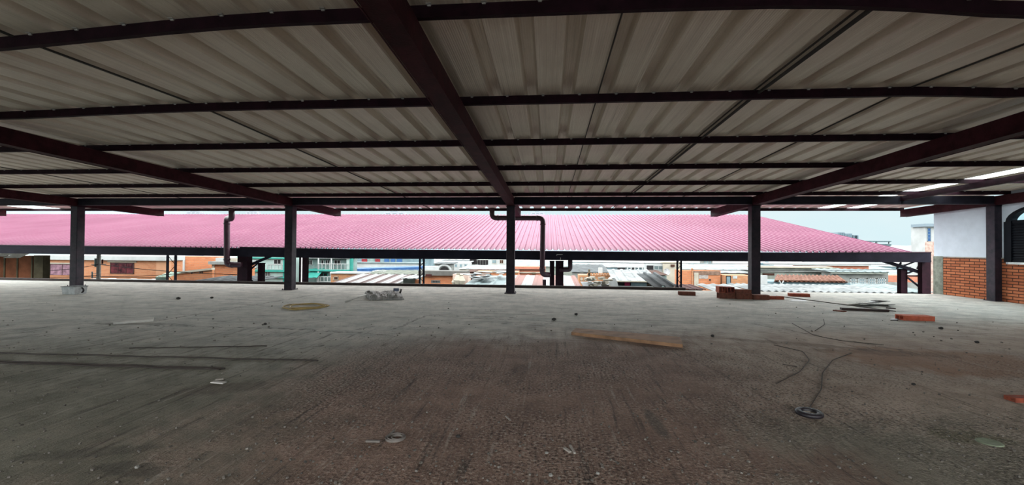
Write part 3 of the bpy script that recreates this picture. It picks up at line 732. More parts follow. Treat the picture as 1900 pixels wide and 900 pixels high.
# brick blocks behind the bent pipe
e = house('brick_house', 'orange brick house with white corner pillar, left of the bent downpipe', 'house', 326, 402, 476, 52, 6, B_ORG)
slab(e, 'corner_pillar', 335.5, 341, 477, 640, 52, .5, T_WHT, .1); slab(e, 'plaster_strip', 326, 335.5, 477, 503, 52, .2, mat('pink plaster', L(226, 164, 150), .85), .03)
e = house('brick_house', 'low brick house under a flat concrete slab, just left of the stout gutter post', 'house', 393, 449, 491, 47, 4.5, B_ORG)
slab(e, 'flat_roof', 386, 452, 485.5, 491, 46.6, 5.2, T_GRY)
slab(e, 'roof_box', 400, 416, 478.5, 485.5, 47.5, 2, T_WHT); slab(e, 'roof_box', 425, 438, 478.5, 485.5, 47.5, 2, T_CRM)
slab(e, 'door_post', 393.5, 397.5, 489, 520, 46.95, .1, T_CRM)
e = empty('parapet_wall', px(360, 515, 45), 'low brick parapet with white sloping coping, left of the bent downpipe', 'wall', 'houses beyond the market roof')
a, b = px(326, 506.5, 45), px(394, 499, 45); m = MB(); m.hexa([(a.x, 45, GZ), (b.x, 45, GZ), (b.x, 45.3, GZ), (a.x, 45.3, GZ), (a.x, 45, a.z), (b.x, 45, b.z), (b.x, 45.3, b.z), (a.x, 45.3, a.z)]); m.build('wall', B_ORG, e)
m = MB(); m.bar(Vector((a.x, 45.12, a.z)), Vector((b.x, 45.12, b.z)), .5, .22); m.build('coping', T_CRM, e)
m = MB()
for x, y in ((356, 506.5), (371, 505.8), (375, 505.2)): q = px(x, y, 44.98); m.rbox(q, .12, .06, .2)
m.build('drain_hole', T_DRK, e)
e = roofhouse('shed', 'grey ribbed shed roof below the low brick parapet, left of the stout gutter post', 322, 446, 527, 38, 511.5, 44.5, T_GRF, T_GRY, rib=.9, rh=.09)
tg = px(299, 512, 41); e = empty('awning', (tg.x, 41, GZ), 'pale green awning between the power pole and the wide lattice post', 'awning')
sheets(e, 'cover', 288, 312, 514, 40.5, 505, 42, mat('pale green sheet', (.50, .68, .56), .7), rib=.4)
m = MB(); X0, X1 = px(289, 514, 41).x, px(311, 514, 41).x; m.box(X0, X1, 41.0, 41.1, GZ, px(300, 515, 41).z); m.build('curtain', MATS['pale green sheet'], e)

# --- mint house and balcony house
e = house('mint_house', 'mint green house with teal ledges, seen left of the second column', 'house', 440, 538, 472, 55, 8, T_MNT)
for y0, y1 in ((477.5, 480), (500.5, 504), (513, 515.5)): slab(e, 'ledge', 440, 538, y0, y1, 55, .3, T_TEA, .35)
window(e, 508, 522, 481, 490.5, 55, T_DRK, T_WHT, 2); railing(e, 496, 526, 490.5, 500, 55, T_WHT, .5)
window(e, 487.5, 502, 504.5, 512.5, 55, T_DRK, T_WHT, 3, 2); window(e, 466, 473, 506, 513, 55, T_BGR, T_WHT, 1)
slab(e, 'pilaster', 524, 528, 474, 640, 55, .3, T_TEA, .1); slab(e, 'gable_panel', 458, 476, 483, 497, 54.9, .1, T_WHT, .1)
e = house('balcony_house', 'teal two storey house with white balcony railings, right of the second column', 'house', 566, 650, 479, 58, 8, T_TGR)
slab(e, 'roof_slab', 562, 648, 475, 479.5, 57, 9, T_WHT); slab(e, 'balcony_floor', 566, 647, 500, 503.5, 56.9, 1.2, T_TEA)
railing(e, 590, 646, 489, 500.5, 57, T_WHT, .55); railing(e, 588, 625, 513, 523, 57, T_WHT, .5)
slab(e, 'corner_column', 641, 646.5, 479, 640, 57.2, .4, T_MNT); slab(e, 'corner_column', 646.5, 651, 479, 640, 57.3, .5, T_TEA)
for x0, x1 in ((571, 580), (596, 601), (604, 612), (620, 632)): window(e, x0, x1, 482, 492, 57.98, T_DRK, T_WHT, 1 if x1-x0 < 7 else 2)
slab(e, 'balcony_post', 589, 591, 479, 530, 56.95, .15, T_WHT); slab(e, 'balcony_post', 613, 615, 479, 530, 56.95, .15, T_WHT)
window(e, 593, 608, 506, 513, 57.98, T_DRK, T_TEA, 2); window(e, 620, 634, 505, 511, 57.98, T_BGR, T_TEA, 2)
sheets(e, 'porch_roof', 566, 588, 515, 56, 498, 58, T_TEA, rib=1)
# --- brick wedge, banded roof
e = house('brick_house', 'small brick building with white roof edge in front of the balcony house', 'house', 614, 672, 508, 51, 5, B_TAN)
slab(e, 'coping', 612, 674, 505.5, 508, 50.8, 5.4, T_WHT); window(e, 619, 628, 513, 520, 51, T_BRF, T_CRM, 1)
roofhouse('shed', 'white and brown banded shed roof left of the laced post', 598, 728, 531, 42, 508.5, 50.3, T_STR, T_GRY, rib=.78, rh=.06)
e = house('shed', 'small grey green shed wall at the foot of a laced post', 'shed', 748, 771, 516, 44, 3, T_GGR)
slab(e, 'brick_pier', 769, 776, 519, 640, 43.9, .5, B_ORG); sheets(e, 'roof', 742, 772, 517, 43.7, 511, 47, T_WRF, rib=.8)
# --- shops and blue canopy
e = house('shop_row', 'distant dark shop row with red and blue signs under the gutter', 'shop', 640, 800, 476, 92, 8, T_BGR)
for x0, x1, mm in ((671, 681, T_REDS), (696, 705, T_REDS), (713, 722, T_BLU), (725, 733, T_BLU), (736, 746, T_BLU)): slab(e, 'sign', x0, x1, 480.5, 486.5, 91.9, .1, mm)
slab(e, 'wall_panel', 682, 695, 479, 487, 91.95, .1, T_TGR)
e = house('white_house', 'long white building with a blue edge, behind the banded shed roof', 'house', 652, 782, 488, 78, 8, T_WHT)
slab(e, 'cornice', 650, 784, 487, 489, 77.8, 8.4, T_PAL); slab(e, 'pole', 658, 660.5, 480, 503, 77, .3, T_GRY)
e = empty('blue_canopy', px(710, 500, 68), 'long blue canopy roof behind the banded shed', 'canopy', 'houses beyond the market roof')
a, b = px(646, 499.5, 68), px(778, 495.5, 68); m = MB(); m.hexa([(a.x, 68, a.z-.5), (b.x, 68, b.z-.35), (b.x, 71, b.z-.35), (a.x, 71, a.z-.5), (a.x, 68, a.z), (b.x, 68, b.z), (b.x, 71, b.z+.1), (a.x, 71, a.z+.1)]); m.build('fascia', T_BLU, e)
a, b = px(646, 505, 68), px(778, 500, 68); m = MB(); m.hexa([(a.x, 67.5, a.z-.35), (b.x, 67.5, b.z-.2), (b.x, 68.5, b.z-.2), (a.x, 68.5, a.z-.35), (a.x, 67.5, a.z), (b.x, 67.5, b.z), (b.x, 68.5, b.z), (a.x, 68.5, a.z)]); m.build('fascia', T_BLU, e)
m = MB(); X0, X1 = px(648, 505, 69).x, px(776, 505, 69).x; m.box(X0, X1, 68.6, 70.6, GZ, px(700, 502, 69).z); m.build('wall', T_PAL, e)
roofhouse('shed', 'pale grey green roof behind the banded shed, left of the lattice post', 672, 786, 508.5, 61, 501, 66.5, mat('pale green grey roofing', (.16, .185, .15), .8, 0, .2, .5), T_GGR, rib=1.2)
e = empty('roof_rubble', px(706, 501.5, 60), 'small white heap of sheeting on the pale grey green roof', 'sheeting')
m = MB()
for k in range(7): q = px(694+k*3.6, 503-abs(3-k)*-.3, 64.5); m.rbox(q+Vector((0, 0, -.05)), R(.3, .5), .4, R(.15, .35), R(0, 3), R(-.3, .3))
m.build('scraps', T_WHT, e)
# --- between lattice post and middle column
e = house('grey_house', 'distant grey house with an arched window right of the lattice post', 'house', 807, 838, 489, 84, 6, T_GRY)
m = MB(); c = px(824.5, 503.5, 83.95); pl = [(c.x+.95*math.cos(math.pi*k/10), c.z+.9*math.sin(math.pi*k/10)) for k in range(11)]; m.prism(pl, 'y', 83.9, 84); m.build('arch_window', T_DRK, e)
m = MB()
for k in range(10):
    a0, a1 = math.pi*k/10, math.pi*(k+1)/10; m.bar((c.x+1.35*math.cos(a0), 83.85, c.z+1.3*math.sin(a0)), (c.x+1.35*math.cos(a1), 83.85, c.z+1.3*math.sin(a1)), .3, .35)
m.build('arch_trim', T_WHT, e); sheets(e, 'roof', 803, 842, 489.5, 83.5, 486.5, 88, T_GRF, rib=1.5)
for lab, x0, x1, yf, yb, Y, mm in (('pale far roof just right of the lattice post', 780, 868, 489, 484, 104, T_WRF), ('grey far roof under the gutter, left of the middle column', 796, 880, 484.5, 481.5, 128, T_GRF), ('white far roof touching the gutter, right of the lattice post', 770, 812, 486, 481, 118, T_PAL)):
    roofhouse('far_house', lab, x0, x1, yf, Y, yb, Y+9, mm, T_TGR, rib=2)
e = house('white_house', 'plain white wall beside the arched-window house', 'house', 784, 809, 494.5, 78, 5, T_WHT)
e = house('far_house', 'small white far house with dark windows, right of the arched-window house', 'house', 838, 872, 488, 92, 6, T_WHT)
for x in (846, 855, 864): window(e, x-2.5, x+2.5, 490, 496, 92, T_BGR, T_WHT, 1)
e = house('brick_house', 'orange brick house under a long grey slab, beside the lattice post', 'house', 778, 842, 511, 58, 6, B_ORG)
slab(e, 'flat_roof', 776, 866, 503, 511.5, 57.4, 8, mat('pale grey concrete', (.18, .18, .165), .9, 0, .2, .8)); window(e, 800, 817, 520, 525.5, 58, T_DRK, T_GRY, 6)
slab(e, 'red_tank', 790, 800, 509, 513, 57.2, .2, T_DRF, .1)
e = house('pink_house', 'pale pink walled yard with white jars, left of the middle column', 'house', 840, 868, 509, 55, 5, mat('pale pink render', L(232, 206, 190), .85, 0, .12, .8))
m = MB()
for k, (x, h) in enumerate(((842, 4), (847, 3), (850, 8), (856, 7))):
    q = px(x, 527, 54); s_ = h/8
    m.lathe((q.x, 54, q.z), [(.01, -6), (.5*s_, -6), (.5*s_, -.6), (.4*s_, 0), (.6*s_, .5*s_), (.35*s_, 1.0*s_), (.2*s_, 1.2*s_), (.3*s_, 1.35*s_), (.01, 1.35*s_)], 10)
m.build('jar', T_CRM, e)
e = empty('tower_block', px(889, 488, 118), 'pair of distant grey tower blocks left of the middle column', 'building', 'far blocks under the gutter')
for x0, x1, y0 in ((872, 884, 480.5), (886, 906, 482)):
    a, b = px(x0, y0, 118), px(x1, y0, 118); m = MB(); m.box(a.x, b.x, 118, 124, GZ, a.z); m.build('wall', T_GRY, e)
    m = MB()
    for i in range(4):
        for j in range(3): q = px(x0+(x1-x0)*(i+.5)/4, y0+2+j*3, 117.9); m.box(q.x-.3, q.x+.3, 117.9, 118.0, q.z-.25, q.z+.25)
    m.build('window', T_DRK, e)
e = house('yellow_house', 'white house with yellow ledge, left of the middle column', 'house', 906, 950, 479, 98, 6, T_WHT)
slab(e, 'ledge', 911, 936, 492.5, 494.5, 97.7, .3, T_YEL); window(e, 913, 921, 482, 489, 98, T_BGR, T_CRM, 2); window(e, 927, 934, 482, 489, 98, T_BRF, T_CRM, 2)
roofhouse('far_house', 'long white roof running behind the middle column', 850, 965, 499.5, 74, 492, 84, T_WRF, T_CRM, rib=2)
roofhouse('far_house', 'narrow brown roof above the orange brick house behind the middle column', 866, 962, 504.5, 62.6, 500, 65.4, T_BRF, T_BRF, rib=1.4)
e = house('brick_house', 'orange brick house just left of the middle column', 'house', 884, 962, 504, 60, 6, B_ORG)
window(e, 908, 911, 508, 516, 60, T_BRF, T_BRF, 1); slab(e, 'ledge', 884, 962, 504, 505.5, 59.8, .5, T_CRM)
e = roofhouse('shed', 'crumpled pale cyan roof sheets left of the middle column', 858, 944, 531, 44, 511, 54, T_PAL, T_GRY, rib=1.3, rh=.14)
m = MB()
for k in range(10): q = px(R(870, 935), R(511, 525), 47+k*.5); q.z = px(900, 531, 44).z+(q.y-44)*.115+.25; m.rbox(q, R(1.2, 3), R(.6, 1.2), .06, R(0, 3), R(-.1, .1))
tag(m.build('loose_sheets', T_WRF, e), kind='stuff')
# --- right of middle column
e = house('brick_house', 'red brick roof terrace right of the middle column', 'house', 940, 1012, 495, 66, 7, B_RED)
slab(e, 'ledge', 940, 1012, 499.5, 501, 65.7, .5, T_BRF); slab(e, 'ledge', 940, 1012, 505, 506.5, 65.7, .5, T_CRM); slab(e, 'hatch', 987, 994, 506, 509, 65.6, .3, T_OLV)
roofhouse('far_house', 'pale far roof with a dark hollow, right of the middle column', 940, 1070, 494, 84, 484, 96, T_PAL, T_GGR, rib=2)
roofhouse('shed', 'white and salmon banded roof behind the posts right of the middle column', 930, 1082, 536, 40, 511, 52, T_SAL, T_GRY, rib=1.05, rh=.05)
e = house('brick_house', 'tan brick ruin with toothed parapet, right of the elbow pipe', 'house', 1074, 1142, 511, 56, 6, B_TAN)
m = MB()
for k in range(9): q = px(1092+k*5.2, 510, 55.98); m.box(q.x-.13, q.x+.13, 55.9, 56.3, q.z-.1, q.z+.22)
m.build('parapet_teeth', B_TAN, e); slab(e, 'pier', 1091, 1094.5, 500, 640, 55.9, .3, T_OLV); slab(e, 'chimney', 1111, 1118, 497, 511, 57, .6, T_WHT)
for x in (1079, 1086): window(e, x-2, x+2, 514, 521, 56, T_CRM, T_CRM, 1)
roofhouse('far_house', 'grey sagging roof above the tan brick ruin', 1060, 1134, 505, 66, 491, 76, T_GRF, T_GRY, rib=1.5)
roofhouse('far_house', 'pale cyan roof directly below the gutter above the elbow pipe', 1050, 1125, 491, 100, 484.5, 112, T_PAL, T_GGR, rib=2)
e = roofhouse('shed', 'white rubble-strewn roof below the tan brick ruin', 1085, 1134, 537, 38, 523, 43, T_WRF, T_GRY, rib=1.1)
m = MB()
for k in range(16): q = px(R(1090, 1128), 530, R(38.5, 42.5)); q.z = px(1100, 537, 38).z+(q.y-38)*.125+.12; m.rbox(q, R(.3, .9), R(.2, .6), R(.08, .3), R(0, 3), R(-.3, .3))
tag(m.build('rubble', T_CRM, e), kind='stuff')
# vaulted white shop and its big pale roof
e = empty('vaulted_house', px(1180, 530, 46), 'white house with large pale roof and magenta curtain, left of the right lattice post', 'house', 'houses beyond the market roof')
sheets(e, 'roof', 1138, 1226, 522.5, 46, 500.5, 55.4, T_WRF, rib=.9, rh=.08, x0b=1126, x1b=1202)
X0, X1 = px(1142, 525, 46.5).x, px(1226, 525, 46.5).x; zt = px(1180, 523, 46.5).z
m = MB(); m.box(X0, X1, 46.6, 48.4, GZ, zt-.05); m.build('wall', T_DRK, e)
slab(e, 'curtain', 1159, 1169, 523.5, 532, 46.5, .08, T_MAG); slab(e, 'grey_shutter', 1171, 1200, 525, 532, 46.5, .08, T_BGR); slab(e, 'plinth', 1141, 1226, 531, 640, 46.4, .2, T_WHT)
railing(e, 1200, 1222, 527, 534, 46.5, T_OLV, .25); slab(e, 'eave_board', 1138, 1228, 521.5, 523.5, 45.9, .2, T_CRM)
c = px(1134, 540, 46); pl = [(c.x+.55*math.cos(math.pi*k/12), c.z+1.0*math.sin(math.pi*k/12)*1.5) for k in range(13)]
m = MB(); m.prism(pl+[(c.x-.55, GZ), (c.x+.55, GZ)][::1], 'y', 44.5, 46.2); m.build('vault', T_WHT, e)
e = roofhouse('far_house', 'white roof with posts below it, left of the right lattice post', 1098, 1206, 495.5, 78, 486, 88, T_WRF, T_BGR, rib=1.5)
for x in (1164, 1171, 1178, 1185, 1192): slab(e, 'porch_post', x-1, x+1, 495.5, 503, 77.9, .15, T_WHT)
slab(e, 'dark_opening', 1146, 1160, 497, 502, 78.05, .18, T_DRK); slab(e, 'dark_opening', 1172, 1177, 496.5, 502, 78.05, .18, T_DRK)
e = house('white_house', 'small white house with satellite dish beside the right lattice post', 'house', 1231, 1262, 486, 68, 5, T_CRM)
window(e, 1213, 1231, 493, 501, 68.5, T_PAL, T_WHT, 2); slab(e, 'side_wall', 1200, 1232, 488, 640, 68.6, 3, T_WHT); slab(e, 'dark_opening', 1200, 1212, 492.5, 500.5, 68.5, .12, T_DRK); slab(e, 'bay_window', 1245, 1252, 491, 495, 67.8, .2, T_BRF)
c = px(1237, 504.5, 66); m = MB(); m.lathe((0, 0, 0), [(.01, 0), (.25, .03), (.42, .1), (.5, .17), (.49, .19), (.4, .12), (.01, .03)], 16)
mt = Matrix.Translation(c) @ Matrix.Rotation(math.radians(75), 4, 'X'); m.v = [mt @ v for v in m.v]; m.tube([c+Vector((0, .1, 0)), c+Vector((0, .4, -.9))], .05, 6)
dishp = m.build('satellite_dish', T_DISH, e)
roofhouse('shed', 'brown roof below the small white house with the dish', 1196, 1240, 510, 58, 501.5, 64, T_BRF, T_TGR, rib=1)
roofhouse('shed', 'grey timber-strewn roof left of the right lattice post', 1214, 1258, 533, 36, 508, 43, T_GRF, T_GRY, rib=.7, rh=.15)
# --- between right lattice post and brick-piled column
e = house('brick_house', 'orange block house with pale pier, right of the right lattice post', 'house', 1262, 1337, 502, 53, 6, B_ORG)
slab(e, 'pier', 1288, 1296, 506, 640, 52.9, .3, T_CRM); slab(e, 'pier', 1283.5, 1286, 498, 640, 52.9, .3, B_TAN); slab(e, 'pale_patch', 1297, 1314, 510, 517, 52.97, .1, mat('whitewash', (.55, .5, .46), .9))
slab(e, 'boarded_loft', 1286, 1336, 503, 510, 52.92, .1, mat('weathered boards', (.3, .2, .15), .9, 0, .4, 2)); slab(e, 'vent_hole', 1316.5, 1319, 518, 520.5, 52.9, .1, T_DRK)  # loft band clad in brown boards
e = house('brick_house', 'small block house with grey door, left of the brick-piled column', 'house', 1346, 1395, 511, 52, 4, B_TAN)
window(e, 1347, 1356, 512, 529, 52, T_BGR, T_DRK, 1, 1, 'door'); slab(e, 'white_patch', 1360, 1368, 512, 517, 51.95, .06, T_WHT)
roofhouse('far_house', 'white sloping roof above the small block house', 1330, 1397, 506.5, 60, 500.5, 64, T_WRF, T_BRF, rib=1.2)
roofhouse('far_house', 'long pale roofs above the orange block house', 1262, 1345, 500, 72, 492, 84, T_PAL, T_GGR, rib=2)
roofhouse('far_house', 'wide pale cyan roof left of the brick-piled column, just under the gutter', 1320, 1420, 500, 78, 489, 92, T_PAL, T_GGR, rib=2)
e = house('far_house', 'distant striped grey block just under the gutter', 'building', 1304, 1322, 484, 110, 5, T_GRY, 'far blocks under the gutter')
for x in (1308, 1313, 1318): slab(e, 'stripe_wall', x-1, x+1, 484.5, 492, 109.9, .1, T_BGR)
roofhouse('shed', 'dark red roof below the orange block house', 1264, 1310, 537, 39, 528, 43, T_DRF, T_DRF, rib=.6)
roofhouse('shed', 'white wavy roof left of the brick-piled column', 1326, 1395, 541, 37.5, 528.5, 42, T_WRF, T_GRY, rib=.8, rh=.1, wave=True)
# --- right of the brick-piled column
e = house('grey_house', 'long weathered grey green house right of the brick-piled column', 'house', 1404, 1560, 497, 60, 6, T_GGR)
slab(e, 'flat_roof', 1400, 1545, 494.5, 497.5, 59.6, 7, T_CRM); slab(e, 'ledge', 1404, 1545, 502.5, 504.5, 59.7, .4, T_GRY); slab(e, 'dark_stain', 1415, 1437, 507, 511, 59.95, .08, T_BRF)
p = px(1423, 496, 74); e = empty('water_tank', (p.x, 74, p.z), 'blue grey water tank right of the brick-piled column', 'tank')
m = MB(); m.lathe((p.x, 74, p.z-.1), [(.01, 0), (.95, 0), (1, .1), (1, .7), (.9, .82), (.3, .95), (.01, .95)], 20); m.build('body', T_BGR, e); m = MB(); m.lathe((p.x, 74, p.z+.83), [(.01, 0), (.3, 0), (.3, .08), (.01, .1)], 14); m.build('lid', T_BGR, e); m = MB(); m.box(p.x-1.1, p.x+1.1, 73, 75, GZ, p.z-.1); m.build('support', T_GGR, e)
e = house('brick_house', 'low brick wall house under the gutter, above the tiled roof', 'house', 1486, 1612, 492, 67, 5, B_RED)
slab(e, 'coping', 1430, 1616, 489.5, 492.5, 66.6, 6, T_WHT)
e = empty('tiled_house', px(1500, 526, 46), 'low house with clay tiled roof over a blue grey wall', 'house', 'houses beyond the market roof')
sheets(e, 'tiled_roof', 1436, 1574, 523, 46, 511.5, 50.5, T_TIL, rib=.42, rh=.13, wave=True, x0b=1440, x1b=1556); a = px(1420, 523, 46.4).x; b = px(1578, 523, 46.4).x
m = MB(); m.box(a, b, 46.4, 50, GZ, px(1500, 523.5, 46.4).z); m.build('wall', T_BGR, e); slab(e, 'brown_eave_board', 1440, 1572, 522.5, 524, 46.1, .15, T_BRF); slab(e, 'white_gable', 1410, 1424, 511, 640, 46.3, .3, T_WHT)  # thin brown board along the tiled eave
q0, q1, q2 = px(1446, 521, 45.8), px(1450, 528, 45.8), px(1454, 521, 45.8); m = MB(); m.tube([q0, q1, q2], .06, 6); m.build('bracket', T_WHT, e)
m = MB()
for k in range(70):
    x = a+.9+(b-a-1.6)*(k % 35)/35; m.rbox((x, 46.05, px(1500, 522.6, 46).z+.07), .2, .1, .09, 0, .2)
m.build('tile_ends', T_TIL, e)
e = house('grey_house', 'grey house with long white barred windows near the gutter end', 'house', 1545, 1648, 506, 56, 6, T_GRY)
sheets(e, 'roof', 1540, 1650, 504.5, 55.3, 499.5, 59, T_PAL, rib=.8); slab(e, 'fascia', 1542, 1648, 504.5, 508.5, 55.4, .15, T_GGR)
for x0, x1 in ((1577, 1589), (1591, 1607), (1609, 1625), (1627, 1643)): window(e, x0, x1, 516, 528, 56, T_BGR, T_WHT, 4, 2, fw=.1)
e = house('brick_house', 'small brick house behind the dark red posts at the gutter end', 'house', 1645, 1716, 511.5, 58, 5, B_RED)
slab(e, 'plinth', 1640, 1720, 524, 640, 57.8, .3, T_GRY); window(e, 1703, 1710, 512, 526, 58, T_TGR, T_WHT, 1)
roofhouse('far_house', 'pale roofs behind the dark red posts at the gutter end', 1608, 1730, 510, 72, 494, 84, T_PAL, T_WHT, rib=2)
roofhouse('far_house', 'distant pale roof under the gutter, right end', 1560, 1735, 494, 96, 487, 110, T_WRF, T_BGR, rib=2.5)
roofhouse('shed', 'white wavy sheet roof just past the slab edge at the right', 1406, 1672, 543, 36.5, 530, 42.5, T_WRF, T_GRY, rib=.55, rh=.13, wave=True)
roofhouse('shed', 'pale grey roof at the foot of the dark red posts', 1640, 1735, 542, 44, 528, 50, T_PAL, T_GRY, rib=.9)
# --- skyline
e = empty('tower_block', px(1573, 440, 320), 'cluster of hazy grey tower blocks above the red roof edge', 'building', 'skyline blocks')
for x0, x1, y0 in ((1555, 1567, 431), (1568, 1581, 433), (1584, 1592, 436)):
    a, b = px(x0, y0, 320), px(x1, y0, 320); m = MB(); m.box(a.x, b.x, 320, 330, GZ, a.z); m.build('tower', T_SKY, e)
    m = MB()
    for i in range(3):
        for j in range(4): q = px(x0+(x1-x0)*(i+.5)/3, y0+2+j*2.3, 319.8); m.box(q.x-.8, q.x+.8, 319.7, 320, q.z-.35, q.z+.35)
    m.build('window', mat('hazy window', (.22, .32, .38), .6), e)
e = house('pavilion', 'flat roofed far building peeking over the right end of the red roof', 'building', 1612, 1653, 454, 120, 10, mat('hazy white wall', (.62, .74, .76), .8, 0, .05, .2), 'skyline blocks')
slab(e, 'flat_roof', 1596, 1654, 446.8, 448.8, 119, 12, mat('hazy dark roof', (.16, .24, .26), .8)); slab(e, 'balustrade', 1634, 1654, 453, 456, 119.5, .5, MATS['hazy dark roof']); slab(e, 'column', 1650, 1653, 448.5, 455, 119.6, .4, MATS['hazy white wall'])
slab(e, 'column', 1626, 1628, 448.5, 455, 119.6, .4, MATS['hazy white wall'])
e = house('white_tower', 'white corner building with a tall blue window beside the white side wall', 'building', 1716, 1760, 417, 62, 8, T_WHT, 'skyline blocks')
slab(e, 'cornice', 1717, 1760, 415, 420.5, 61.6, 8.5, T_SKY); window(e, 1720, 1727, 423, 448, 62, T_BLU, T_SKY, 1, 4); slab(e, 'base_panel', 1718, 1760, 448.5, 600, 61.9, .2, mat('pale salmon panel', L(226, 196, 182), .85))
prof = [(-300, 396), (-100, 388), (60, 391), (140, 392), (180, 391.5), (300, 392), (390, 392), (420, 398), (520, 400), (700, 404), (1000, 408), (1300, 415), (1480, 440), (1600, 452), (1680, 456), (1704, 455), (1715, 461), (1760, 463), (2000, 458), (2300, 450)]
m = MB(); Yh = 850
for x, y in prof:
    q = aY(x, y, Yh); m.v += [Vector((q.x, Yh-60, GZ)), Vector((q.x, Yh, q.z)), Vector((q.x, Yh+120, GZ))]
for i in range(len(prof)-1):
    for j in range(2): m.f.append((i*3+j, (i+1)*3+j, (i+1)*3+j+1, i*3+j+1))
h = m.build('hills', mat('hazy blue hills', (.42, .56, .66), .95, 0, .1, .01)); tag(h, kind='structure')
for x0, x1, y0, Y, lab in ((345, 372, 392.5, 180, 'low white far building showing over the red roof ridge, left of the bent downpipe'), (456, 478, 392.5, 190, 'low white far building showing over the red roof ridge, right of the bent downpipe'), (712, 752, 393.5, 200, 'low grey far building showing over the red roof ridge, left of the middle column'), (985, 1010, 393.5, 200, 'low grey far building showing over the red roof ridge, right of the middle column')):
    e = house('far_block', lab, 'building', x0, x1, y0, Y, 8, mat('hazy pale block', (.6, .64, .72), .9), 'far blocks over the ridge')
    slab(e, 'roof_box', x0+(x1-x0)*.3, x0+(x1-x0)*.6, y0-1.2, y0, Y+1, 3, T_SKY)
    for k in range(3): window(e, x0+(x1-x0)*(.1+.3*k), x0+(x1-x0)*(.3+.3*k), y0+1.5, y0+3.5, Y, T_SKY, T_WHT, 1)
# ------------------------------------------------------------------ things lying on the slab
ALB = 1.0
I_TUB = mat('dirty white plastic', (.42, .43, .43), .6, 0, .25, 9)
I_GRYB = mat('grey sack paper', (.30, .29, .28), .8, 0, .3, 8, .3, 30)
I_STRP = mat('grey strapping', (.16, .14, .125), .6, 0, .2, 9)
I_YEL = mat('yellow brown hose', (.36, .25, .09), .6, 0, .25, 6)
I_RBR = mat('black rubber', (.014, .010, .014), .5)
I_REB = mat('rusty reinforcing bar', (.035, .026, .022), .8, 0, .3, 9)
I_CHIP = mat('pale wood chips', (.30, .27, .24), .8, 0, .2, 20)
I_LID = mat('pale green plastic', (.20, .235, .16), .7, 0, .2, 12)
I_PALB = mat('pale grey board', (.52, .5, .46), .8, 0, .2, 5)
I_BRB = mat('dark brown strip', (.03, .014, .012), .7)
def slabpx(name, corners, th, m_, lab, cat, z=None, lift=0.0, grp=None, bevel=.003):
    """flat board: its upper face corners seen in the photo, lying on the floor"""
    t_ = [fl(x, y, th+lift) for x, y in corners]
    c = sum(t_, Vector())/4; m = MB(); m.hexa([(v.x, v.y, lift) for v in t_]+[tuple(v) for v in t_])
    return tag(m.build(name, m_, origin=(c.x, c.y, lift), bevel=bevel), lab, cat, grp)
def clayblock(p, rz, Lx, W, H, m_, lab, z=0, rx=0):
    """hollow clay block with two through holes and scored sides"""
    e = empty('clay_block', (p[0], p[1], z), lab, 'brick', 'clay blocks lying on the slab')
    m = MB(); t_ = .018
    M_ = Matrix.Translation((p[0], p[1], z)) @ Matrix.Rotation(rz, 4, 'Z')
    def B(x0, x1, y0, y1, z0, z1):
        q = [M_ @ Vector(v) for v in ((x0, y0, z0), (x1, y0, z0), (x1, y1, z0), (x0, y1, z0), (x0, y0, z1), (x1, y0, z1), (x1, y1, z1), (x0, y1, z1))]; m.hexa(q)
    h = Lx/2; w_ = W/2
    B(-h, h, -w_, w_, 0, t_); B(-h, h, -w_, w_, H-t_, H); B(-h, h, -w_, -w_+t_, t_, H-t_); B(-h, h, w_-t_, w_, t_, H-t_); B(-h, h, -t_/2, t_/2, t_, H-t_)
    m.build('shell', m_, e)
    m = MB()
    for s_ in (-1, 1):
        for k in range(3): B(-h+.004, h-.004, s_*w_-.004, s_*w_+.004, H*(.22+.25*k), H*(.32+.25*k))
    m.build('scored_ribs', m_, e); return e
# plank
o = slabpx('wooden_plank', [(1060, 616), (1267, 639), (1262, 625), (1068, 608.5)], .05, M_WOOD, 'long brown wooden plank lying on the slab in the middle', 'plank', bevel=.004)
slabpx('pale_strip', [(210, 598.2), (284.5, 592.3), (286, 588), (216, 592.3)], .04, I_PALB, 'pale grey board offcut lying on the slab at the left', 'board')
AVOID = []
def rod(a, b, lab, r=.009, z=.01, grp='loose bars on the slab'):
    p, q = fl(*a, z), fl(*b, z); p.z = q.z = z; m = MB(); n = 24; pts = []
    for k in range(n+1):
        v = p.lerp(q, k/n); d = (q-p).normalized(); nrm = Vector((-d.y, d.x, 0)); pts.append(v+nrm*.012*math.sin(k*.9)+nrm*.006*math.sin(k*2.3))
    AVOID.extend(p.lerp(q, k/150) for k in range(151)); m.tube(pts, r, 8); return tag(m.build('steel_bar', I_REB, origin=p, smooth=True), lab, 'bar', grp)
rod((-60, 653.5), (590, 669), 'longest thin steel bar on the slab at the left, reaching furthest right')
rod((-60, 668), (417, 683.5), 'upper one of two thin steel bars lying side by side at the left edge', .010)
rod((-60, 671.5), (408, 685.5), 'lower one of two thin steel bars lying side by side at the left edge', .009)
rod((240, 646), (495, 642), 'short thin steel bar lying behind the longest bar at the left', .007)
rod((1440, 549), (1662, 577.5), 'thin dark bar running from the clay blocks to the scrap heap at the right', .010)
